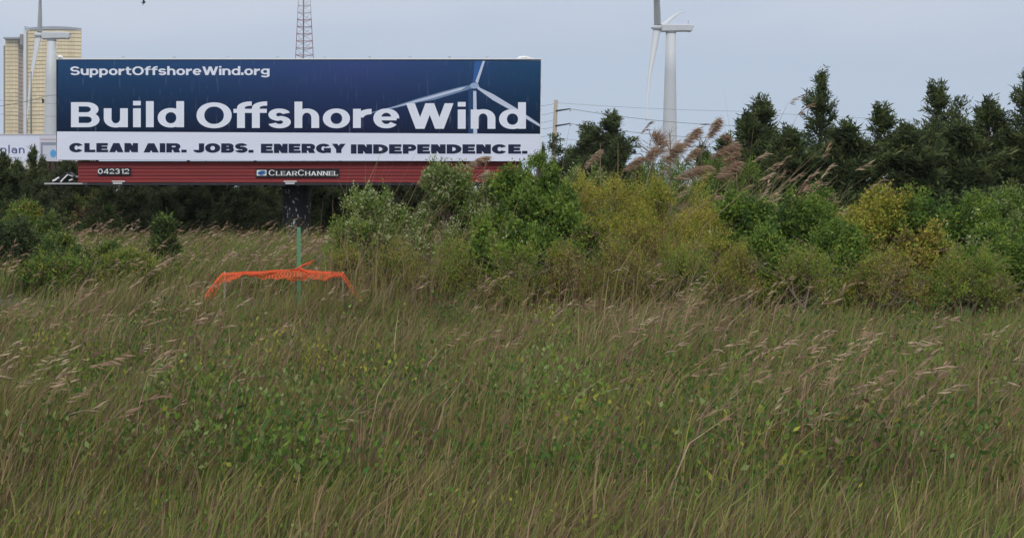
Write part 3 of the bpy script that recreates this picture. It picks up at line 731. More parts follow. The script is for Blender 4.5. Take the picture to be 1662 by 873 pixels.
# ------------------------------------------------------------------ green post and orange netting
DG = 16.0
pt = thing('fence_post', 'green studded metal fence post standing behind the orange netting', 'fence post', P(485, 520, DG)); pt.location.z = 0
gx = P(485, 0, DG).x; ztop = P(0, 369, DG).z; hw = S(5.6, DG) / 2
mb = MB(); mb.box((gx - hw, DG, -.1), (gx + hw, DG + .006, ztop)); mb.box((gx - hw, DG - .018, -.1), (gx - hw + .006, DG - .0005, ztop)); mb.box((gx + hw - .006, DG - .018, -.1), (gx + hw, DG - .0005, ztop))
mb.build('channel', M['green_post'], pt)
zz = .1
stud = MB().box((-.007, -.010, 0), (.007, -.0005, .012)); st = None
while zz < ztop - .03:
    if st is None:
        st = stud.build('stud', M['green_post'], None); st.parent = pt; me_st = st.data
    else: st = link('stud', me_st, pt)
    st.location = (0, 0, zz); zz += .055
for o_ in [c for c in COL.objects if c.name.startswith('stud')]: o_.location = (gx - pt.location.x, DG - pt.location.y, o_.location.z)

def netting():
    """Sagging plastic safety netting: a heavy top band over rounded openings, slumped to the grass at both sides."""
    mb = MB()
    yb = DG - .10
    def top(px):
        if px < 485: return 437.0 + 0.0000 + max(0, (485 - px)) * .050 + max(0, (364 - px)) * 1.3
        return 437.5 + (px - 485) * .075 + max(0, (px - 556)) * 1.15
    xs_ = np.arange(340, 590, 2.4)
    rows_ = 5
    def pt_(px, r, jit=0):
        zt = P(0, top(px), DG).z
        hgt = max(zt - .02, .02)
        u = r / rows_
        z = zt - u * min(hgt, .085 + .035 * math.sin(px * .043) + .02 * math.sin(px * .121) + .012 * math.sin(px * .31))
        return Vector((P(px, 0, DG).x + .03 * math.sin(px * .05 + r * .6), yb + .10 * math.sin(px * .031 + 1) * u - .12 * u * math.sin(px * .09 + r) - .16 * u, max(z, .03 + .01 * (r % 2))))
    # top band, a twisted strip
    for i in range(len(xs_) - 1):
        a, b = pt_(xs_[i], 0), pt_(xs_[i + 1], 0)
        wa = .020 + .008 * math.sin(xs_[i] * .13); wb = .020 + .008 * math.sin(xs_[i + 1] * .13)
        mb.face([a - Vector((0, 0, wa)), b - Vector((0, 0, wb)), b + Vector((0, .004, wb * .5)), a + Vector((0, .004, wa * .5))])
    for r in range(1, rows_ + 1):
        for i in range(len(xs_) - 1):
            a, b = pt_(xs_[i], r), pt_(xs_[i + 1], r); w_ = .0055
            mb.face([a - Vector((0, 0, w_)), b - Vector((0, 0, w_)), b + Vector((0, .002, w_)), a + Vector((0, .002, w_))])
    for i in range(0, len(xs_), 2):
        for r in range(rows_):
            a, b = pt_(xs_[i], r), pt_(xs_[i] + (1.6 if r % 2 else -1.6), r + 1); w_ = .0045
            mb.face([a - Vector((w_, .0015, 0)), a + Vector((w_, -.0015, 0)), b + Vector((w_, -.0015, 0)), b - Vector((w_, .0015, 0))])
    o = mb.build('safety_netting', M['orange_net'])
    tag(o, 'sagging orange plastic safety netting strung along the grass by the green post', 'netting')
    return o
netting()
for px, lb in ((364.5, 'short weathered stake holding up the left end of the orange netting'), (556.5, 'short weathered stake holding up the right end of the orange netting')):
    a = P(px, 442, DG - .08); sk = thing('wooden_stake', lb, 'stake', (a.x, a.y, 0), 'stakes carrying the orange netting')
    MB().box((a.x - .014, a.y, -.1), (a.x + .014, a.y + .028, a.z - .01)).build('shaft', M['wood_pole'], sk)
    MB().tube([Vector((a.x, a.y + .014, a.z - .01)), Vector((a.x, a.y + .014, a.z + .012))], [.019, .004], 4).build('tip', M['wood_pole'], sk)
rag = thing('netting_scrap', 'torn orange netting scrap twisted round the green post, its loose end pointing up right', 'netting', P(488, 434, DG - .1))
MB().tube([P(470, 438.5, DG - .13), P(482, 437, DG - .14), P(490, 431.5, DG - .15), P(502, 426.5, DG - .13), P(508.5, 422.5, DG - .1)], [.008, .014, .015, .013, .009], 7, flat=.5, flat_axis=(0, 1, .4)).build('strand', M['orange_net'], rag, True)
MB().tube([P(502, 427, DG - .13), P(506.5, 431.5, DG - .11)], [.011, .006], 6, flat=.5, flat_axis=(0, 1, 0)).build('strand', M['orange_net'], rag, True)
MB().tube([P(486, 434, DG - .15), P(492, 438.5, DG - .17), P(500, 442, DG - .16), P(515, 446, DG - .12)], [.010, .016, .014, .009], 7, flat=.5, flat_axis=(0, 1, .3)).build('strand', M['orange_net'], rag, True)

# ------------------------------------------------------------------ vegetation
def unit(v): return v / np.maximum(np.linalg.norm(v, axis=-1, keepdims=True), 1e-6)
def leaves_np(C, Dr, L, W, seed_rng, cup=.0):
    """Rhombic leaf quads: centres C, long axis Dr, length L, width W."""
    n = len(C)
    rv = unit(seed_rng.normal(size=(n, 3))); side = unit(np.cross(Dr, rv))
    L = L[:, None]; W = W[:, None]
    a = C; b = C + Dr * L * .45 + side * W * .5; c = C + Dr * L; d = C + Dr * L * .45 - side * W * .5
    V = np.stack([a, b, c, d], 1).reshape(-1, 3)
    Fq = np.arange(n * 4).reshape(n, 4)
    return V, Fq
def crown_mesh(name, lumps, n_spray, per, spray_len, leaf, mats, probs, r_, outward=.8, up=.35, wind=.0, tipmat=None, tip_frac=0., shell=.55, jit=(.85, 1.12)):
    """Foliage: leafy twigs spread through a set of ellipsoid lumps [(cx,cy,cz,rx,ry,rz)]."""
    lu = np.array(lumps); vol = lu[:, 3] * lu[:, 4] * lu[:, 5]; pr = vol ** .75; pr /= pr.sum()
    k = r_.choice(len(lu), n_spray, p=pr)
    d = unit(r_.normal(size=(n_spray, 3))); rad = shell + (1 - shell) * r_.random(n_spray) ** .6
    base = lu[k, :3] + d * lu[k, 3:] * rad[:, None] * r_.uniform(jit[0], jit[1], n_spray)[:, None]
    ax = unit(d * outward + np.array([wind, 0, up]) + r_.normal(size=(n_spray, 3)) * .45)
    u = np.linspace(0, 1, per)
    sl = spray_len * r_.uniform(.6, 1.3, n_spray)
    C = base[:, None] + ax[:, None] * (u[None, :, None] - .3) * sl[:, None, None]
    C = C + r_.normal(size=C.shape) * leaf[0] * .35
    Dr = unit(ax[:, None] * .55 + r_.normal(size=C.shape) * .75)
    n = n_spray * per
    L = leaf[0] * r_.uniform(.6, 1.35, n); W = leaf[1] * r_.uniform(.7, 1.3, n)
    V, Fq = leaves_np(C.reshape(-1, 3), Dr.reshape(-1, 3), L, W, r_)
    pl = r_.dirichlet(np.array(probs) * 4 + .05, len(lu)); cum = pl.cumsum(1)
    mi = np.repeat(np.minimum((r_.random(n_spray)[:, None] > cum[k]).sum(1), len(probs) - 1), per)
    alt = r_.random(n) < .12
    mi = np.where(alt, r_.choice(len(probs), n, p=probs), mi)
    if tipmat is not None:
        upw = np.repeat(d[:, 2] > -.1, per) & (np.tile(u, n_spray) > .6) & (np.repeat(r_.random(n_spray), per) < tip_frac)
        mi = np.where(upw, tipmat, mi)
    keep = V.reshape(-1, 4, 3)[:, :, 2].min(1) > .02
    Fq = Fq[keep]; mi = mi[keep]
    return meshnp(name, V, Fq, mats, mi)
def stems_mesh(name, tips, base_r, m, r_, root=(0, 0), spread=.12, bend=.3, rad=.018):
    mb = MB()
    for t in tips:
        x0, y0 = root[0] + r_.normal() * spread, root[1] + r_.normal() * spread
        a = Vector((x0, y0, -.05)); c = Vector(t); b = a.lerp(c, .5) + Vector((r_.normal() * bend * .3, r_.normal() * bend * .3, .08))
        mb.tube([a, b, c], [rad * 1.2, rad * .8, rad * .35], 5, cap=False)
        for q in range(2):
            e_ = b.lerp(c, .3 + .3 * q); mb.tube([e_, e_ + Vector((r_.normal() * .25, r_.normal() * .25, .25))], [rad * .5, rad * .2], 4, cap=False)
    me = bpy.data.meshes.new(name); me.from_pydata(mb.v, [], mb.f); me.materials.append(m); me.update()
    return me

LM = {
 'cedar_a': leafmat('cedar_dark', (0.050, 0.072, 0.030)), 'cedar_b': leafmat('cedar_mid', (0.095, 0.130, 0.045)), 'cedar_c': leafmat('cedar_tip', (0.145, 0.170, 0.055)),
 'thick_a': leafmat('thicket_dark', (0.052, 0.064, 0.034)), 'thick_b': leafmat('thicket_mid', (0.085, 0.105, 0.045)),
 'green_a': leafmat('leaf_green', (0.150, 0.230, 0.038)), 'green_b': leafmat('leaf_bright', (0.230, 0.310, 0.052)), 'green_d': leafmat('leaf_deep', (0.066, 0.125, 0.027)),
 'olive_a': leafmat('leaf_olive', (0.320, 0.315, 0.050)), 'olive_b': leafmat('leaf_gold', (0.44, 0.365, 0.075)), 'olive_c': leafmat('leaf_rust', (0.21, 0.135, 0.062)),
 'sage': leafmat('leaf_sage', (0.23, 0.285, 0.105)), 'bloom': leafmat('pale_bloom', (0.36, 0.385, 0.20), .25),
 'red': leafmat('leaf_red', (0.30, 0.060, 0.030)),
 'straw': leafmat('straw', (0.27, 0.19, 0.105), .2), 'straw_d': leafmat('straw_dark', (0.155, 0.105, 0.068), .2), 'grass_g': leafmat('grass_green', (0.135, 0.185, 0.042), .25), 'grass_y': leafmat('grass_yellow', (0.215, 0.215, 0.055), .25),
 'plume': leafmat('reed_plume', (0.31, 0.20, 0.135), .35), 'plume_b': leafmat('reed_plume_pale', (0.42, 0.31, 0.215), .35), 'reed_leaf': leafmat('reed_leaf', (0.16, 0.20, 0.085), .3),
}

# ---- cedars: prototypes in local coordinates (height 1 unit = metres given), then copies
def cedar_proto(h, w, nb, r_, mats, leader=1, leafs=(.15, .038), dens=1.0, fuzz=1.0):
    """Crown of sprays set along rising branches round one or more leaders, ragged in outline."""
    bases, axes, wt = [], [], []
    for k in range(leader):
        lx, ly = (0, 0) if k == 0 else (r_.normal() * w * .5, r_.normal() * w * .35)
        hk = h * (1 if k == 0 else r_.uniform(.62, .88)); wk = w * (1 if k == 0 else .62)
        for i in range(nb if k == 0 else nb // 2):
            u = r_.random() ** .85 * .97; a = r_.uniform(0, 2 * math.pi)
            L = wk * ((1 - u) ** .9 * r_.choice([.45, .7, .95, 1.35], p=[.3, .3, .25, .15]) * r_.uniform(.85, 1.15) + .06); el = R(r_.uniform(12, 42) + 30 * u)
            d = np.array([math.cos(a) * math.cos(el), math.sin(a) * math.cos(el), math.sin(el)])
            z0 = hk * (.05 + .93 * u) - L * math.sin(el) * .5
            o0 = np.array([lx * (.3 + .7 * u), ly * (.3 + .7 * u), max(z0, .05)])
            m = max(4, int(26 * dens * (L / w + .12)))
            t = r_.uniform(.15, 1.02, m)
            bases.append(o0 + d * (t * L)[:, None] + r_.normal(size=(m, 3)) * (.03 + .07 * L * (1.15 - t) * fuzz)[:, None])
            axes.append(np.repeat(d[None], m, 0))
        m = int(30 * dens); t = r_.uniform(.8, 1.0, m)
        bases.append(np.stack([lx + r_.normal(size=m) * .05 * w * (1.03 - t) * 5, ly + r_.normal(size=m) * .05 * w, hk * t], -1)); axes.append(np.repeat(np.array([[0.1, 0, 1.0]]), m, 0))
    B = np.concatenate(bases); A_ = np.concatenate(axes); n = len(B); per = 8
    ax = unit(A_ + np.array([.12, 0, .35]) + r_.normal(size=(n, 3)) * .45)
    u = np.linspace(0, 1, per); sl = .24 * r_.uniform(.6, 1.3, n)
    C = B[:, None] + ax[:, None] * (u[None, :, None] - .2) * sl[:, None, None] + r_.normal(size=(n, per, 3)) * .028
    Dr = unit(ax[:, None] * .9 + r_.normal(size=C.shape) * .6)
    q = n * per
    V, Fq = leaves_np(C.reshape(-1, 3), Dr.reshape(-1, 3), leafs[0] * r_.uniform(.6, 1.35, q), leafs[1] * r_.uniform(.7, 1.3, q), r_)
    mi = np.repeat(r_.choice(3, n, p=[.47, .38, .15]), per)
    return meshnp('crown', V, Fq, mats, mi)
def trunk_proto(h, r_):
    mb = MB(); mb.tube([(0, 0, -.1), (.05 * r_.normal(), .05 * r_.normal(), h * .5), (0, 0, h * .93)], [h * .022, h * .014, h * .004], 8)
    for i in range(14):
        u = .12 + .7 * i / 14; a = r_.uniform(0, 6.28); l_ = h * .22 * (1 - u * .8)
        mb.tube([(0, 0, h * u), (math.cos(a) * l_, math.sin(a) * l_, h * u + l_ * .5)], [h * .007, h * .002], 5, cap=False)
    me = bpy.data.meshes.new('trunk'); me.from_pydata(mb.v, [], mb.f); me.materials.append(M['bark']); me.update(); return me
cm = [LM['cedar_a'], LM['cedar_b'], LM['cedar_c']]; tm = [LM['thick_a'], LM['thick_b'], LM['cedar_b']]
CP = [(cedar_proto(5.6, 1.7, 105, np.random.default_rng(1), cm, 1, dens=1.7, fuzz=.6), trunk_proto(5.6, np.random.default_rng(1)), 5.6),
      (cedar_proto(4.6, 1.6, 85, np.random.default_rng(2), cm, 4, dens=1.5, fuzz=.6), trunk_proto(4.6, np.random.default_rng(2)), 4.6),
      (cedar_proto(3.6, 1.6, 110, np.random.default_rng(3), cm, 2, dens=1.6, fuzz=.7), trunk_proto(3.6, np.random.default_rng(3)), 3.6)]
CP += [(cedar_proto(6.2, 2.3, 95, np.random.default_rng(8), cm, 3, dens=1.7, fuzz=.7), trunk_proto(6.2, np.random.default_rng(8)), 6.2),
       (cedar_proto(5.2, 2.0, 80, np.random.default_rng(9), cm, 2, dens=1.6, fuzz=.65), trunk_proto(5.2, np.random.default_rng(9)), 5.2)]
TP = [(cedar_proto(4.0, 2.4, 260, np.random.default_rng(4), tm, 3), trunk_proto(4.0, np.random.default_rng(4)), 4.0),
      (cedar_proto(3.4, 2.4, 260, np.random.default_rng(5), tm, 2), trunk_proto(3.4, np.random.default_rng(5)), 3.4)]
used = set()
def tree(px, ptop, d, proto, label, group=None, wide=1.0, rz=None, lean=0.0, name='cedar_tree'):
    crown, trunk, h0 = proto
    top = P(px, ptop, d).z; s_ = top / h0
    t = thing(name, label, 'tree', (P(px, 0, d).x, d, 0), group, rnd.uniform(0, 6.28) if rz is None else rz)
    t.rotation_euler.y = lean
    link('trunk', trunk, t, sc=(s_, s_, s_)); link('crown', crown, t, sc=(s_ * wide, s_ * wide, s_))
    return t
gL = 'cedars at the left in front of the pale billboard'
tree(4, 254, 41, CP[2], 'bushy cedar at the far left edge below the word plan', gL, 1.3)
tree(53, 240, 42.5, CP[0], 'dark cedar with a pointed top just right of the word plan', gL, 1.0)
tree(28, 262, 45, CP[1], 'cedar half hidden between the two nearer left cedars', gL, 1.1)
tree(98, 256, 50.5, CP[1], 'slim cedar behind the brown posts of the pale billboard', gL, .8)
tree(-28, 255, 43, CP[2], 'cedar cut by the left edge of the view', gL, 1.3)
tree(68, 257, 44, CP[1], 'dark cedar touching the brown posts of the pale billboard on their left', gL, .9)
tree(64, 306, 39, CP[2], 'low cedar with wide skirts at the foot of the brown posts', gL, 1.3)
gT = 'dark trees making the thicket under the billboard'
names = ['leftmost dark tree under the catwalk end with folded gear', 'dark thicket tree under the number plate', 'dark thicket tree right of the number plate',
         'dark thicket tree left of the middle of the gap before the pole', 'dark thicket tree midway between number plate and pole', 'broad dark thicket tree two left of the black pole',
         'dark thicket tree just left of the black pole', 'dark thicket tree directly behind the black pole', 'dark thicket tree just right of the black pole', 'dark thicket tree behind the flowering shrub',
         'dark thicket tree below the right end of the red slats', 'dark thicket tree behind the white flowered tall shrub', 'dark thicket tree behind the deep green shrub', 'dark thicket tree behind the crown of the rounded flowering shrub', 'dark thicket tree between the two flowering shrubs']
for i, px in enumerate((112, 165, 212, 258, 305, 352, 402, 452, 512, 565, 640, 715, 790, 603, 678)):
    tree(px, (262 if i == 0 else 280) + (i * 7 % 5) * 2, 38.2 + (i * 5 % 4) * .8, TP[i % 2], names[i], gT, 1.15, name='thicket_tree')
gB = 'dark trees of the second row behind the thicket'
for i, px in enumerate((140, 235, 330, 430, 540, 670, 830)):
    tree(px, 272 if px != 140 else 264, 43 + (i % 3), TP[(i + 1) % 2], 'dark back row tree of the thicket, seen ' + ('between folded gear and number plate', 'right of the number plate', 'halfway from number plate to logo', 'under the left of the logo lettering', 'just right of the black pole', 'behind the rounded flowering shrub', 'under the right end of the red slats')[i], gB, 1.35, name='thicket_tree')
# cedars right of the billboard
tree(991, 184, 58, CP[0], 'tall pointed cedar standing right of the wooden utility pole', 'cedars right of the billboard', 1.75)
tree(956, 202, 60, CP[4], 'cedar with twin side leaders left of the tall pointed cedar', 'cedars right of the billboard', 1.45)
tree(942, 211, 59, CP[1], 'low leaning cedar whose branches reach toward the wooden pole', 'cedars right of the billboard', 1.5, lean=-.16)
tree(1006, 225, 56, CP[1], 'short wide cedar on the right flank of the tall pointed cedar', 'cedars right of the billboard', 1.4)
tree(881, 236, 55, CP[0], 'narrow dark cedar peeping past the billboard right end', 'cedars right of the billboard', .62)
tree(893, 268, 52, CP[2], 'small cedar at the foot of the wooden utility pole', 'cedars right of the billboard', 1.0)
tree(1040, 272, 54, CP[2], 'small green cedar below the gliding bird', 'cedars right of the billboard', 1.2)
# dark trees that begin at the right edge of the photograph
gR = 'tall dark cedars at the right beyond the reeds'
tree(1236, 160, 34, CP[0], 'dark cedar whose ragged left branches reach out above the reed plumes', gR, 1.35)
tree(1214, 186, 33, CP[1], 'shorter dark cedar below and before the ragged one by the reeds', gR, 1.2)
tree(1335, 118, 35, CP[3], 'tallest dark cedar of the right stand, second from the reeds', gR, 1.0)
tree(1430, 172, 33, CP[4], 'broad cedar with several leaders in the right stand', gR, 1.25)
tree(1520, 136, 36, CP[4], 'tall dark cedar third from the reeds in the right stand', gR, 1.0)
tree(1605, 165, 33.5, CP[1], 'broad cedar before the right edge of the view', gR, 1.25)
tree(1672, 112, 37, CP[3], 'tall cedar cut by the right edge of the view', gR, 1.0)
tree(1280, 215, 31, CP[2], 'bushy low cedar filling the gap left of the tallest cedar', gR, 1.5)
tree(1375, 205, 31.5, CP[2], 'bushy low cedar between the tallest and the first broad cedar', gR, 1.5)
tree(1470, 210, 31, CP[2], 'bushy low cedar right of the first broad cedar', gR, 1.5)
tree(1560, 205, 32, CP[2], 'bushy low cedar left of the edge broad cedar', gR, 1.5)
tree(1180, 226, 37, CP[2], 'low dark cedar seen through the reed plumes', gR, 1.2)
tree(1140, 238, 40, CP[1], 'dark shrubby cedar behind the leafless twigs and reeds', gR, 1.1)

# ---- shrubs
def shrub(name, label, px, ptop, d, wpx, mats, probs, seed, n=900, leaf=(.05, .02), group=None, tip=None, tipf=0., depth=1.0, red=0, stemtop=.55, base=.08, per=11, stem_m=None, flat=1.0):
    r_ = np.random.default_rng(seed)
    top = P(px, ptop, d).z; w_ = S(wpx, d) / 2
    w_ *= 1.13
    t = thing(name, label, 'shrub', (P(px, 0, d).x, d, 0), group)
    lumps = []
    for i in range(30):
        a = r_.uniform(0, 2 * math.pi); q = r_.random() ** .45
        x, y = math.cos(a) * w_ * q * .86, math.sin(a) * w_ * q * .75 * depth
        zc = top * (1 - .42 * q ** 2.2 * flat) * r_.uniform(.62 if i % 2 else .3, .86)
        s_ = w_ * r_.uniform(.12, .34)
        zc = min(zc, top - s_ * .8)
        lumps.append((x, y, max(zc, base + s_ * .5), s_, s_, s_ * r_.uniform(.7, 1.05)))
    for i in range(5):
        x = r_.uniform(-.5, .5) * w_; s_ = w_ * r_.uniform(.14, .22)
        lumps.append((x, r_.uniform(-.3, .3) * w_, top - s_ * r_.uniform(.9, 1.5), s_, s_, s_))
    leaf = (leaf[0] * 1.2, leaf[1] * 1.3); n = int(n * 2.3)
    me = crown_mesh('foliage', lumps, n, per, .17, leaf, mats, probs, r_, outward=.7, up=.5, wind=.15, tipmat=tip, tip_frac=tipf)
    link('foliage', me, t)
    sp = [(l[0] * 1.05 + r_.normal() * .05, l[1], min(l[2] + l[5] * r_.uniform(.8, 1.35), top * 1.06), .05, .05, r_.uniform(.08, .2)) for l in lumps for _ in range(2)]
    link('sprigs', crown_mesh('sprigs', sp, 8 * len(sp), 8, .16, (leaf[0] * .9, leaf[1] * .8), mats, probs, r_, outward=.3, up=1.0, wind=.35, tipmat=tip, tip_frac=tipf), t)
    tips = [(l[0] * .95, l[1] * .9, l[2]) for l in lumps]
    link('stems', stems_mesh('stems', tips, .02, stem_m or M['twig'], r_, spread=w_ * .25, rad=.011 + .004 * top), t)
    if red:
        rl = [(r_.uniform(-.8, .8) * w_, -w_ * .75 * r_.uniform(.5, 1), top * r_.uniform(.3, .65), .07, .05, .035) for _ in range((red + 1) // 2)]
        link('red_leaves', crown_mesh('red_leaves', rl, 5 * len(rl), 4, .1, (.06, .03), [LM['red']], [1.0], r_), t)
    return t
ga = [LM['green_a'], LM['green_b'], LM['green_d'], LM['bloom']]; gs = [LM['green_a'], LM['sage'], LM['green_d'], LM['bloom']]
go = [LM['olive_a'], LM['olive_b'], LM['olive_c'], LM['green_a']]
gg = 'shrubs in front of the billboard right half'
shrub('groundsel_shrub', 'rounded pale flowering shrub below the end of the logo lettering', 612, 319, 19, 142, gs, [.45, .35, .1, .1], 21, 1000, group=gg, tip=3, tipf=.45, stemtop=.8)
shrub('groundsel_shrub', 'small light green shrub tucked left of the rounded flowering shrub', 566, 372, 18.4, 66, ga, [.5, .35, .1, .05], 22, 260, group=gg)
shrub('groundsel_shrub', 'taller white flowered shrub rising across the red slats', 738, 274, 20.5, 140, gs, [.5, .25, .17, .08], 23, 1300, group=gg, tip=3, tipf=.4)
shrub('groundsel_shrub', 'flowering shrub shoulder right of the taller white flowered one', 795, 300, 20, 80, gs, [.5, .25, .17, .08], 24, 550, group=gg, tip=3, tipf=.35)
shrub('leafy_shrub', 'deep green leafy shrub under the right end of the billboard', 868, 281, 18.6, 170, ga, [.55, .13, .31, .01], 25, 1700, group=gg, leaf=(.055, .027), red=2)
shrub('leafy_shrub', 'bright green low shrub at the foot of the deep green one', 806, 372, 17.3, 100, ga, [.45, .35, .19, .01], 26, 600, group=gg, leaf=(.055, .028), red=2)
shrub('leafy_shrub', 'low dark green shrub before the deep green one with red leaves', 880, 385, 17.2, 110, ga, [.45, .12, .42, .01], 27, 600, group=gg, leaf=(.055, .028), red=4)
shrub('seepweed_shrub', 'yellow olive shrub right of the deep green one', 985, 287, 19.2, 170, go, [.52, .22, .08, .18], 28, 1500, group=gg, leaf=(.030, .013), red=1)
shrub('seepweed_shrub', 'broad golden olive shrub under the reed plumes', 1098, 296, 19.6, 200, go, [.52, .24, .08, .16], 29, 1800, group=gg, leaf=(.030, .013), red=2)
shrub('seepweed_shrub', 'dull rusty brown low shrub before the broad golden one', 1060, 362, 18.0, 170, go, [.36, .12, .36, .16], 30, 900, group=gg, leaf=(.030, .012), red=2)
shrub('leafy_shrub', 'dark green shrub with orange red leaves right of the golden shrub', 1205, 330, 18.2, 110, ga, [.45, .15, .38, .02], 31, 900, group=gg, leaf=(.055, .027), red=6)
shrub('seepweed_shrub', 'low olive shrub before the dark green red leaved one', 1150, 385, 17.3, 120, go, [.45, .15, .2, .2], 32, 600, group=gg, leaf=(.030, .013), red=4)
shrub('leafy_shrub', 'low leafy shrub below the yellow olive one', 965, 375, 17.6, 100, [LM['green_a'], LM['olive_a'], LM['green_d'], LM['straw_d']], [.4, .25, .2, .15], 33, 550, group=gg, leaf=(.045, .02), red=2)
shrub('groundsel_shrub', 'light green shrub crown behind the yellow olive one', 950, 281, 23, 110, gs, [.4, .4, .15, .05], 34, 600, group=gg, tip=3, tipf=.2)
shrub('leafy_shrub', 'green shrub beneath the reed plumes at their left', 1085, 268, 25, 130, ga, [.6, .2, .18, .02], 35, 800, group=gg)
shrub('leafy_shrub', 'green shrub beneath the reed plumes at their right', 1178, 262, 25, 120, ga, [.55, .15, .28, .02], 36, 800, group=gg)
shrub('leafy_shrub', 'mid green shrub just right of the black pole', 535, 318, 38, 80, [LM['cedar_b'], LM['green_a'], LM['cedar_a'], LM['sage']], [.4, .35, .2, .05], 37, 700, group='shrubs by the thicket', leaf=(.09, .04))
shrub('leafy_shrub', 'green shrub at the right end of the red slats against the billboard', 880, 258, 27, 62, ga, [.6, .2, .18, .02], 38, 400, group=gg)
gf = 'low scrub in front of the taller shrubs'
mixg = [LM['green_a'], LM['olive_a'], LM['straw'], LM['green_b']]; mixr = [LM['olive_a'], LM['green_a'], LM['straw'], LM['olive_c']]
for i, (px, tp, d_, w_, mm, lb) in enumerate((
    (560, 404, 16.9, 90, mixr, 'low straw coloured scrub right of the green post'),
    (640, 396, 16.8, 110, mixr, 'low tangled dry scrub under the rounded flowering shrub'),
    (725, 388, 16.9, 110, mixg, 'low mixed scrub under the taller flowering shrub'),
    (835, 398, 16.4, 90, mixg, 'low bright scrub at the feet of the deep green shrub'),
    (925, 396, 16.5, 110, mixr, 'low brownish scrub between deep green and olive shrubs'),
    (1020, 388, 16.6, 120, mixr, 'low rusty scrub under the yellow olive shrub'),
    (1110, 398, 16.4, 110, mixg, 'low green scrub under the broad golden shrub'),
    (1185, 404, 16.4, 100, mixr, 'low brown scrub before the red leaved shrub'),
    (1310, 404, 16.5, 130, mixg, 'low mixed scrub before the first right verge shrub'),
    (1440, 408, 16.4, 130, mixr, 'low straw tinted scrub before the middle right olive shrub'),
    (1570, 404, 16.5, 130, mixg, 'low mixed scrub nearest the right edge of the view'))):
    shrub('scrub', lb, px, tp + 8, d_, w_, mm, [.4, .25, .15, .2], 90 + i, 420, group=gf, leaf=(.03, .010), flat=1.4)
gx_ = 'shrubs along the verge at the right'
for i, (px, tp, d_, w_, mm, pr, lb) in enumerate((
    (1300, 322, 18.6, 170, ga, [.5, .13, .35, .02], 'green leafy shrub first beyond the red leaved shrub'),
    (1420, 318, 19.4, 190, go, [.5, .2, .12, .18], 'olive shrub in the middle of the right verge'),
    (1540, 326, 18.8, 180, ga, [.5, .12, .36, .02], 'green leafy shrub right of the middle olive one'),
    (1650, 315, 19.2, 180, gs, [.5, .25, .2, .05], 'sage green shrub at the right edge of the view'),
    (1360, 376, 17.5, 120, ga, [.45, .2, .33, .02], 'low green shrub in front of the first leafy and olive ones'),
    (1490, 380, 17.3, 120, go, [.4, .15, .25, .2], 'low rusty olive shrub in front of the middle olive one'),
    (1600, 384, 17.4, 120, ga, [.45, .2, .33, .02], 'low green shrub near the right edge of the view'),
    (1255, 384, 17.2, 100, ga, [.45, .2, .33, .02], 'low green shrub close before the first leafy one'))):
    shrub('leafy_shrub', lb, px, tp, d_, w_, mm, pr, 50 + i, 1000 if d_ > 18 else 600, group=gx_, leaf=(.05, .023), red=1 if mm is ga else 0)
# low plants on the left in the grass
gl = 'low shrubs in the grass at the left'
shrub('juniper_shrub', 'dark juniper shrub at the bottom left corner', 18, 369, 22.3, 96, [LM['cedar_a'], LM['cedar_b'], LM['thick_a'], LM['cedar_c']], [.5, .3, .15, .05], 70, 900, group=gl, leaf=(.08, .022))
shrub('juniper_shrub', 'bright tipped young juniper right of the corner juniper', 80, 362, 25, 44, [LM['cedar_b'], LM['green_a'], LM['cedar_a'], LM['cedar_c']], [.4, .3, .1, .2], 71, 350, group=gl, leaf=(.08, .022))
shrub('leafy_shrub', 'round grey green shrub in front of the young juniper', 103, 389, 21.8, 84, [LM['green_d'], LM['sage'], LM['cedar_b'], LM['olive_a']], [.4, .2, .25, .15], 72, 800, group=gl, leaf=(.05, .018))
shrub('leafy_shrub', 'small dark green shrub midway along the left grass', 176, 403, 22.0, 50, [LM['green_d'], LM['green_a'], LM['cedar_b'], LM['olive_a']], [.4, .3, .2, .1], 73, 300, group=gl)
shrub('leafy_shrub', 'low lime green plant at the bottom below the small dark shrub', 205, 418, 20.3, 84, [LM['green_a'], LM['green_d'], LM['olive_a'], LM['grass_y']], [.4, .2, .2, .2], 74, 450, group=gl)
shrub('leafy_shrub', 'low green plant at the bottom below the grey green shrub', 95, 424, 20.0, 96, [LM['green_a'], LM['green_d'], LM['olive_a'], LM['straw_d']], [.4, .25, .2, .15], 75, 450, group=gl)
shrub('juniper_shrub', 'slanting dark juniper sapling standing in the middle of the left grass', 264, 366, 23.6, 30, [LM['cedar_b'], LM['cedar_a'], LM['green_a'], LM['cedar_c']], [.45, .35, .15, .05], 76, 320, group=gl, leaf=(.10, .03))
shrub('leafy_shrub', 'green shrub below the far left cedars', 40, 336, 35, 70, [LM['green_a'], LM['green_d'], LM['olive_a'], LM['straw']], [.45, .25, .2, .1], 77, 500, group=gl, leaf=(.08, .03))
shrub('leafy_shrub', 'pale tangled shrub under the catwalk end', 122, 318, 38, 90, [LM['sage'], LM['green_a'], LM['straw'], LM['straw_d']], [.3, .25, .25, .2], 78, 600, group=gl, leaf=(.09, .03))
shrub('leafy_shrub', 'dull green shrub at the left foot of the thicket', 165, 346, 36, 60, [LM['sage'], LM['green_d'], LM['straw_d'], LM['cedar_b']], [.25, .35, .15, .25], 79, 400, group=gl, leaf=(.09, .03))

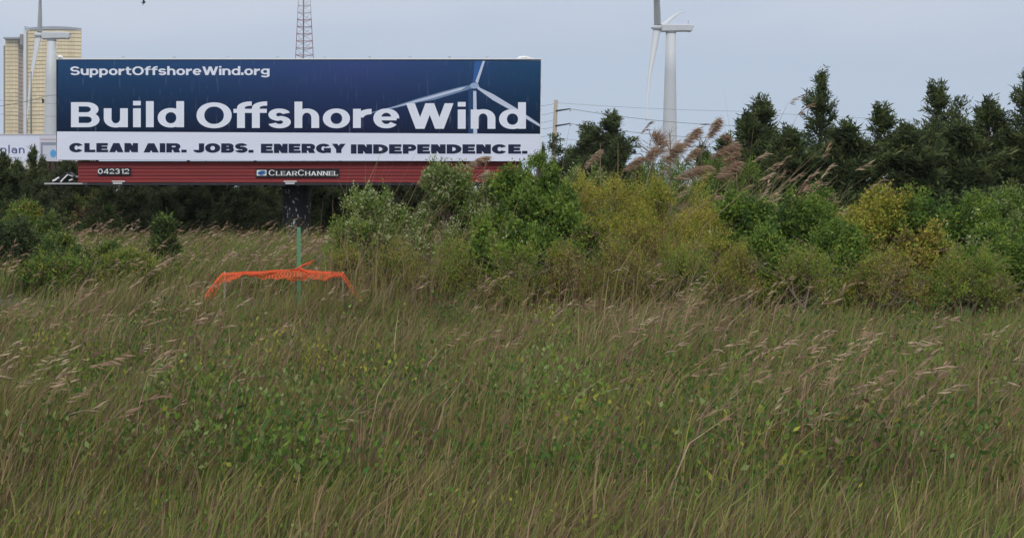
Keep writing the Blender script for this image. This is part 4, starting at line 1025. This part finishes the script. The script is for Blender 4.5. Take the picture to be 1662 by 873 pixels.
# ---- grass: blades as thin tapering quads bent by the wind
def grass(name, n, xr, yr, hr, wid, mats, probs, lean, seed, dens=None, plume=None, z0=0.0, tuft=14, trad=.10):
    r_ = np.random.default_rng(seed)
    nt = max(1, n // tuft)
    y = yr[0] + (yr[1] - yr[0]) * r_.random(nt)
    x = xr[0](y) + (xr[1](y) - xr[0](y)) * r_.random(nt)
    th = r_.uniform(.55, 1.35, nt) * np.where(r_.random(nt) < .12, 1.35, 1.0); tl = r_.normal(size=(nt, 2)) * .10; tcol = r_.random(nt)
    ti = np.repeat(np.arange(nt), tuft); n = len(ti); rr_ = r_.normal(size=(n, 2)) * trad
    y0, x0 = y[ti], x[ti]; x, y = x0 + rr_[:, 0], y0 + rr_[:, 1]; splay = rr_ / trad * .16
    if dens is not None:
        k = r_.random(n) < dens(x, y); x, y, ti, splay = x[k], y[k], ti[k], splay[k]; n = len(x)
    patch = .5 + .5 * np.sin(x * 1.1 + np.sin(y * .9) * 2) * np.sin(y * .8 + np.cos(x * .7) * 1.5)
    h = (hr[0] + (hr[1] - hr[0]) * r_.random(n)) * (.6 + .5 * patch) * th[ti]
    ln = lean * r_.uniform(.3, 1.5, n)
    dx = (ln + splay[:, 0] + tl[ti, 0]) * h; dy = (r_.normal(size=n) * .10 + splay[:, 1] + tl[ti, 1]) * h
    a = r_.uniform(0, np.pi, n); wx, wy = np.cos(a) * wid / 2, np.sin(a) * wid / 2
    w_ = r_.uniform(.6, 1.4, n); wx, wy = wx * w_, wy * w_
    z = np.full(n, z0)
    p0 = np.stack([x - wx, y - wy, z], -1); p1 = np.stack([x + wx, y + wy, z], -1)
    m0 = np.stack([x + dx * .3 - wx * .8, y + dy * .3 - wy * .8, z + h * .55], -1); m1 = np.stack([x + dx * .3 + wx * .8, y + dy * .3 + wy * .8, z + h * .55], -1)
    t0 = np.stack([x + dx - wx * .15, y + dy - wy * .15, z + h * .95], -1); t1 = np.stack([x + dx + wx * .15, y + dy + wy * .15, z + h * .95], -1)
    V = np.stack([p0, p1, m0, m1, t0, t1], 1).reshape(-1, 3)
    b = np.arange(n)[:, None] * 6
    Fq = np.concatenate([b + np.array([[0, 1, 3, 2]]), b + np.array([[2, 3, 5, 4]])], 1).reshape(-1, 4)
    cidx = np.clip(((.4 * patch + .6 * tcol[ti] + r_.normal(size=n) * .15) * len(probs)).astype(int), 0, len(probs) - 1)
    cidx = np.where(r_.random(n) < .6, r_.choice(len(probs), n, p=probs), cidx)
    mi = np.repeat(cidx, 2)
    if plume:
        k = np.where((r_.random(n) < plume[0]) & (h > hr[0] * .8))[0]; q = plume[1]; m = len(k)
        C0 = np.stack([x[k] + dx[k], y[k] + dy[k], z[k] + h[k] * .95], -1)
        u = np.tile(np.linspace(0, 1, q), m); C = np.repeat(C0, q, 0)
        ax = unit(np.array([.75, 0, .55]) + r_.normal(size=(m, 3)) * .2); axr = np.repeat(ax, q, 0)
        C = C + axr * (u * plume[2])[:, None]
        Dr = unit(axr + np.array([.5, 0, -.25]) + r_.normal(size=(m * q, 3)) * .35)
        V2, F2 = leaves_np(C, Dr, plume[2] * .55 * r_.uniform(.6, 1.2, m * q), np.full(m * q, plume[3]), r_)
        F2 = F2 + len(V); V = np.concatenate([V, V2]); Fq = np.concatenate([Fq, F2])
        mi = np.concatenate([mi, np.repeat(len(mats) - 1 - (r_.random(m) < .4), q)])
    o = link(name, meshnp(name, V, Fq, mats, mi))
    return tag(o, kind='stuff')
gm = [LM['straw'], LM['straw_d'], LM['grass_g'], LM['grass_y'], LM['plume_b'], LM['plume']]
edge = lambda e: (lambda y: (e - HX) * y / F)
o = grass('marsh_grass', 70000, (edge(-60), edge(760)), (19.3, 37.5), (.28, .70), .017, gm, [.13, .11, .48, .28], .45, 101, dens=lambda x, y: np.where((y < 26) & (x < -3.0), .35, 1.0), trad=.16, plume=(.030, 6, .24, .028))
tag(o, 'wind bent tan and green marsh grass between the shrubs and the billboard', 'grass')
o = grass('marsh_grass', 16000, (edge(560), edge(1760)), (20.5, 34), (.5, 1.1), .02, gm, [.2, .2, .4, .2], .4, 102, plume=(.05, 6, .28, .03))
tag(o, 'tall grass standing behind the shrubs at the right', 'grass')
o = grass('verge_grass', 88000, (edge(-120), edge(1800)), (4.6, 16.6), (.07, .34), .0075, [LM['grass_g'], LM['grass_y'], LM['straw'], LM['straw_d']], [.38, .22, .24, .16], .30, 103, tuft=18, trad=.09)
tag(o, 'rough matted grass between the camera and the shrubs', 'grass')
o = grass('verge_weeds', 26000, (edge(-100), edge(1800)), (6.5, 19.6), (.25, .66), .0085, [LM['grass_g'], LM['grass_y'], LM['straw'], LM['straw_d'], LM['plume_b'], LM['plume']], [.34, .2, .28, .18, 0, 0], .42, 104, dens=lambda x, y: np.clip(.35 + .9 * np.sin(x * .9 + np.sin(y * .6) * 2) * np.sin(y * .75 + 1 + np.cos(x * .5)), .06, 1) * np.where(np.abs(y - 15.9) < .4, .5, 1), plume=(.05, 7, .18, .014), tuft=22, trad=.15)
tag(o, 'knee high weeds and dry stalks at the back of the verge', 'weeds')
o = grass('dry_stalks', 1500, (edge(520), edge(1210)), (15.6, 17.4), (.45, 1.15), .009, [LM['straw'], LM['straw_d'], LM['straw'], LM['grass_y']], [.45, .25, .2, .1], .12, 105)
tag(o, 'upright dry straw coloured stalks among the shrub feet', 'stalks')

# ---- broad leaved weeds through the grass, stones on the shoulder
def weeds(name, label, n, xr, yr, hr, rr, leaf, mats, probs, seed, per=14):
    r_ = np.random.default_rng(seed)
    y = r_.uniform(yr[0], yr[1], n); x = (xr[0] - HX) * y / F + (xr[1] - xr[0]) * y / F * r_.random(n)
    Vs, Fs, Ms, off = [], [], [], 0
    for i in range(n):
        h = r_.uniform(*hr); q = r_.uniform(*rr); k = int(per * (h / hr[1]) * (q / rr[1]) ** 1.2 * 10) + 12
        d = unit(r_.normal(size=(k, 3))); d[:, 2] = np.abs(d[:, 2])
        C = np.array([x[i], y[i], .02]) + d * np.array([q, q, h]) * (r_.random(k) ** .4)[:, None]
        Dr = unit(d * .6 + np.array([.15, 0, .5]) + r_.normal(size=(k, 3)) * .5)
        V, Fq = leaves_np(C, Dr, leaf[0] * r_.uniform(.6, 1.3, k), leaf[1] * r_.uniform(.7, 1.3, k), r_)
        main = r_.choice(len(probs), p=probs)
        Vs.append(V); Fs.append(Fq + off); off += len(V); Ms.append(np.where(r_.random(k) < .75, main, r_.choice(len(probs), k, p=probs)))
    o = link(name, meshnp(name, np.concatenate(Vs), np.concatenate(Fs), mats, np.concatenate(Ms)))
    return tag(o, label, 'weeds', kind='stuff')
wm = [LM['green_a'], LM['green_d'], LM['olive_a'], LM['sage'], LM['straw_d'], LM['cedar_b']]
weeds('marsh_weeds', 'green and yellowish weed clumps scattered through the marsh grass', 520, (-40, 620), (20.5, 37), (.35, .75), (.2, .6), (.085, .024), wm, [.3, .2, .2, .1, .1, .1], 201)
weeds('verge_clover', 'low leafy clumps in the short grass of the verge', 520, (-80, 1780), (5.2, 19), (.06, .24), (.10, .42), (.032, .016), wm, [.30, .25, .12, .12, .16, .05], 202)
weeds('bramble', 'dark leafy bramble and dock clumps in the rough grass', 230, (-80, 1780), (6.5, 15), (.22, .55), (.22, .65), (.05, .026), wm, [.28, .34, .06, .1, .12, .1], 205, per=20)
weeds('underbrush', 'dense leafy undergrowth at the feet of the shrubs', 150, (560, 1780), (16.8, 19.5), (.35, .8), (.25, .5), (.055, .024), wm, [.3, .3, .12, .08, .15, .05], 204)
o = grass('net_weeds', 3200, (edge(90), edge(640)), (14.8, 15.8), (.28, .56), .008, [LM['grass_g'], LM['grass_y'], LM['straw'], LM['straw_d']], [.4, .25, .2, .15], .28, 108)
o.name = 'fence_weeds'; tag(o, 'tall weeds growing up in front of the orange netting', 'weeds')
o = grass('dead_stalks', 650, (edge(540), edge(1230)), (17.6, 19.4), (.9, 1.75), .011, [LM['straw'], LM['straw_d'], LM['straw'], LM['grass_y']], [.4, .3, .2, .1], .30, 109, tuft=5, trad=.25)
tag(o, 'thin dead stalks standing through the shrub mass', 'stalks')
# ---- hero reeds
def reed(label, base, tip, d, width, seed, stem_drop=45, leafs=2, pale=False, group='feathery reed plumes at the right'):
    r_ = np.random.default_rng(seed)
    b, t_ = P(*base, d), P(*tip, d)
    foot = Vector((b.x - .35 * r_.uniform(.5, 1.3) - .15, d + r_.normal() * .1, 0))
    t = thing('reed', label, 'reed', foot, group)
    mid = foot.lerp(b, .6) + Vector((-.10, 0, .12))
    MB().tube([foot, mid, b], [.008, .007, .0045], 5, cap=False).build('stem', LM['straw'] if pale else LM['reed_leaf'], t)
    q = 46; ax = np.array(t_ - b); ln = np.linalg.norm(ax); ax = ax / ln
    u = np.linspace(0, 1, q); bow = np.array([0, 0, 1.]) * (np.sin(u * np.pi) * ln * .10)[:, None]
    C = np.array(b)[None] + ax[None] * (u * ln)[:, None] + bow
    C = np.repeat(C, 6, 0) + r_.normal(size=(q * 6, 3)) * width * .17
    down = np.array([.80, 0, -.55]) if ax[0] > -.2 else np.array([.9, 0, -.25])
    Dr = unit(ax[None] * .55 + down[None] * .75 + r_.normal(size=C.shape) * .30)
    taper = np.repeat(np.sin(np.clip(u * .9 + .1, 0, 1) * np.pi) ** .6, 6)
    V, Fq = leaves_np(C, Dr, width * (.35 + 1.1 * taper) * r_.uniform(.6, 1.2, len(C)), np.full(len(C), .013), r_)
    link('plume', meshnp('plume', V - np.array(foot), Fq, [LM['plume_b'] if pale else LM['plume'], LM['plume_b']], (r_.random(len(Fq)) < .3).astype(int)), t)
    for k in range(leafs):
        s_ = foot.lerp(mid, .55 + .3 * k) if k < 1 else mid.lerp(b, .35 * k)
        l_ = r_.uniform(.45, .8); dr = 1 if r_.random() < .8 else -1
        e1 = s_ + Vector((.35 * l_ * dr, 0, .38 * l_)); e2 = s_ + Vector((.85 * l_ * dr, 0, .36 * l_)); e3 = s_ + Vector((1.2 * l_ * dr, 0, .12 * l_))
        MB().tube([s_, e1, e2, e3], [.006, .014, .011, .002], 4, flat=.15, flat_axis=(0, .4, 1), cap=False).build('leaf', LM['reed_leaf'], t)
    return t
for i, (bx, by, tx, ty, d_, w_, lb) in enumerate((
    (1068, 250, 1058, 221, 22.5, .22, 'curled brown reed plume bent over left of the turbine tower foot'),
    (1103, 239, 1132, 212, 22.0, .17, 'wide brown reed plume just right of the turbine tower'),
    (1146, 223, 1164, 196, 23.0, .16, 'highest reed plume at the right, pointing up steeply'),
    (1074, 262, 1101, 236, 21.5, .20, 'brown reed plume crossing the foot of the turbine tower'),
    (1186, 230, 1170, 222, 24.0, .07, 'small reed plume close to the dark right cedar'),
    (1152, 256, 1196, 237, 21.8, .16, 'long reed plume lying toward the dark right cedar'),
    (1044, 262, 1062, 243, 22.2, .16, 'dull reed plume leftmost under the curled one'),
    (1110, 262, 1131, 243, 23.5, .13, 'faint reed plume behind the green shrub under the wide plume'),
    (1013, 276, 1040, 257, 22.0, .14, 'low reed plume beside the small green cedar'),
    (1096, 290, 1152, 273, 21.0, .18, 'long low reed plume lying over the broad golden shrub'),
    (1160, 288, 1199, 266, 20.8, .18, 'dark reddish reed plume above the golden shrub right shoulder'),
    (1172, 264, 1196, 249, 22.5, .12, 'middle reed plume stacked between two long right ones'),
    (755, 270, 792, 257, 21.2, .11, 'pale reed plume bending across the white strip bottom edge'),
    (677, 300, 697, 272, 21.4, .10, 'slender pale reed plume leaning across the red slats'),
    (948, 272, 974, 246, 23.0, .10, 'golden reed plume in front of the tall pointed cedar'),
    (776, 288, 790, 281, 20.8, .09, 'small pale reed plume before the red slats right part'),
    (800, 305, 822, 296, 20.5, .09, 'short drooping reed plume at the dark gap under the slats'))):
    reed(lb, (bx, by), (tx, ty), d_, w_, 300 + i, pale=i in (12, 13, 14, 15, 16), leafs=3 if i < 12 else 1)
o = grass('reed_bed', 1300, (edge(1010), edge(1330)), (20.8, 24.5), (1.3, 2.25), .018, [LM['reed_leaf'], LM['grass_g'], LM['straw'], LM['plume_b'], LM['plume_b'], LM['plume']], [.45, .25, .2, .1, 0, 0], .38, 106, plume=(.10, 16, .30, .022))
tag(o, 'leaning reed blades below the brown plumes', 'reeds')
o = grass('reed_bed', 160, (edge(655), edge(800)), (20.0, 22.0), (1.1, 1.8), .018, [LM['reed_leaf'], LM['grass_g'], LM['straw'], LM['straw']], [.45, .2, .2, .15], .4, 107)
tag(o, 'arching green reed blades among the white flowered shrubs', 'reeds')
def stalk(px0, py0, px1, py1, d, label):
    a, b = P(px1, py1, d), P(px0, py0, d); f = Vector((a.x + (a.x - b.x) * .8, d, 0))
    o = MB().tube([f, a, b], [.008, .007, .004], 5).build('dry_stem', LM['straw']); tag(o, label, 'stem', 'bare dry stems above the shrubs'); return o
stalk(1003, 232, 1003, 290, 19.6, 'tall bare straw stem before the right flank of the pointed cedar')
stalk(974.5, 233, 974.5, 272, 20.5, 'bare straw stem before the middle of the cedar pair')
stalk(837.5, 262, 831, 292, 19.0, 'pale dry stem crossing the right end of the red slats')
stalk(791, 257, 784, 284, 20.2, 'pale dry stem under the plume by the red slats')
stalk(580, 297, 580, 324, 19.2, 'single upright dry stem left above the rounded flowering shrub')
stalk(596, 312, 594, 328, 19.0, 'short dry stem second from left above the rounded flowering shrub')
stalk(601, 314, 598, 328, 19.1, 'short dry stem third from left above the rounded flowering shrub')
stalk(671, 296, 645, 338, 20.0, 'leaning dry stem between the rounded and the taller flowering shrubs')
stalk(1192, 286, 1110, 358, 17.0, 'long slanting straw stem across the golden shrub, upper of two')
stalk(1204, 314, 1140, 370, 17.0, 'long slanting straw stem across the golden shrub, lower of two')
stalk(770, 368, 698, 444, 16.9, 'long slanting dry stem low before the taller flowering shrub')
stalk(735, 395, 718, 444, 16.9, 'steep dry stem under the long slanting one')
# leafless twigs among the reeds
def bare(label, px, py, d, seed, fan):
    r_ = np.random.default_rng(seed); base = P(px, py, d)
    f = Vector((base.x, d, 0)); t = thing('bare_shrub', label, 'shrub', f, 'leafless twiggy shrubs among the reeds')
    mb = MB(); mb.tube([f, base], [.02, .014], 6); mb.build('trunk', M['twig'], t)
    mb = MB()
    for (tx, ty) in fan:
        tp = P(tx, ty, d + r_.normal() * .15); m = base.lerp(tp, .55) + Vector((r_.normal() * .04, 0, .03))
        mb.tube([base, m, tp], [.011, .007, .002], 5, cap=False)
        for k in range(2):
            e_ = m.lerp(tp, .3 * k); mb.tube([e_, e_ + Vector((r_.normal() * .12, .05, .12))], [.004, .0015], 4, cap=False)
    mb.build('branches', M['twig'], t)
bare('leafless twiggy shrub left of the curled reed plume', 1060, 252, 23.2, 5, [(1026, 224), (1034, 235), (1043, 228), (1050, 240), (1038, 246)])
bare('leafless twiggy shrub between the two tall reed plumes', 1138, 250, 23.6, 6, [(1133, 220), (1145, 222), (1128, 235), (1140, 228), (1152, 232)])
bare('leafless sapling in front of the turbine tower foot', 1088, 245, 23.4, 7, [(1086, 210), (1092, 205), (1080, 228), (1094, 226)])

# ------------------------------------------------------------------ thin sea haze round the whole scene
HAZE = 0.00020
mb = MB(); mb.box((-900, -60, -1.2), (1500, 1150, 160))
hz_m = bpy.data.materials.new('haze'); hz_m.use_nodes = True
hn = hz_m.node_tree.nodes; hn.remove(hn['Principled BSDF'])
hv = hn.new('ShaderNodeVolumePrincipled'); hv.inputs['Color'].default_value = (0.86, 0.90, 0.96, 1); hv.inputs['Density'].default_value = HAZE; hv.inputs['Anisotropy'].default_value = 0.2
hz_m.node_tree.links.new(hv.outputs[0], hn['Material Output'].inputs['Volume'])
tag(mb.build('haze', hz_m), kind='stuff')
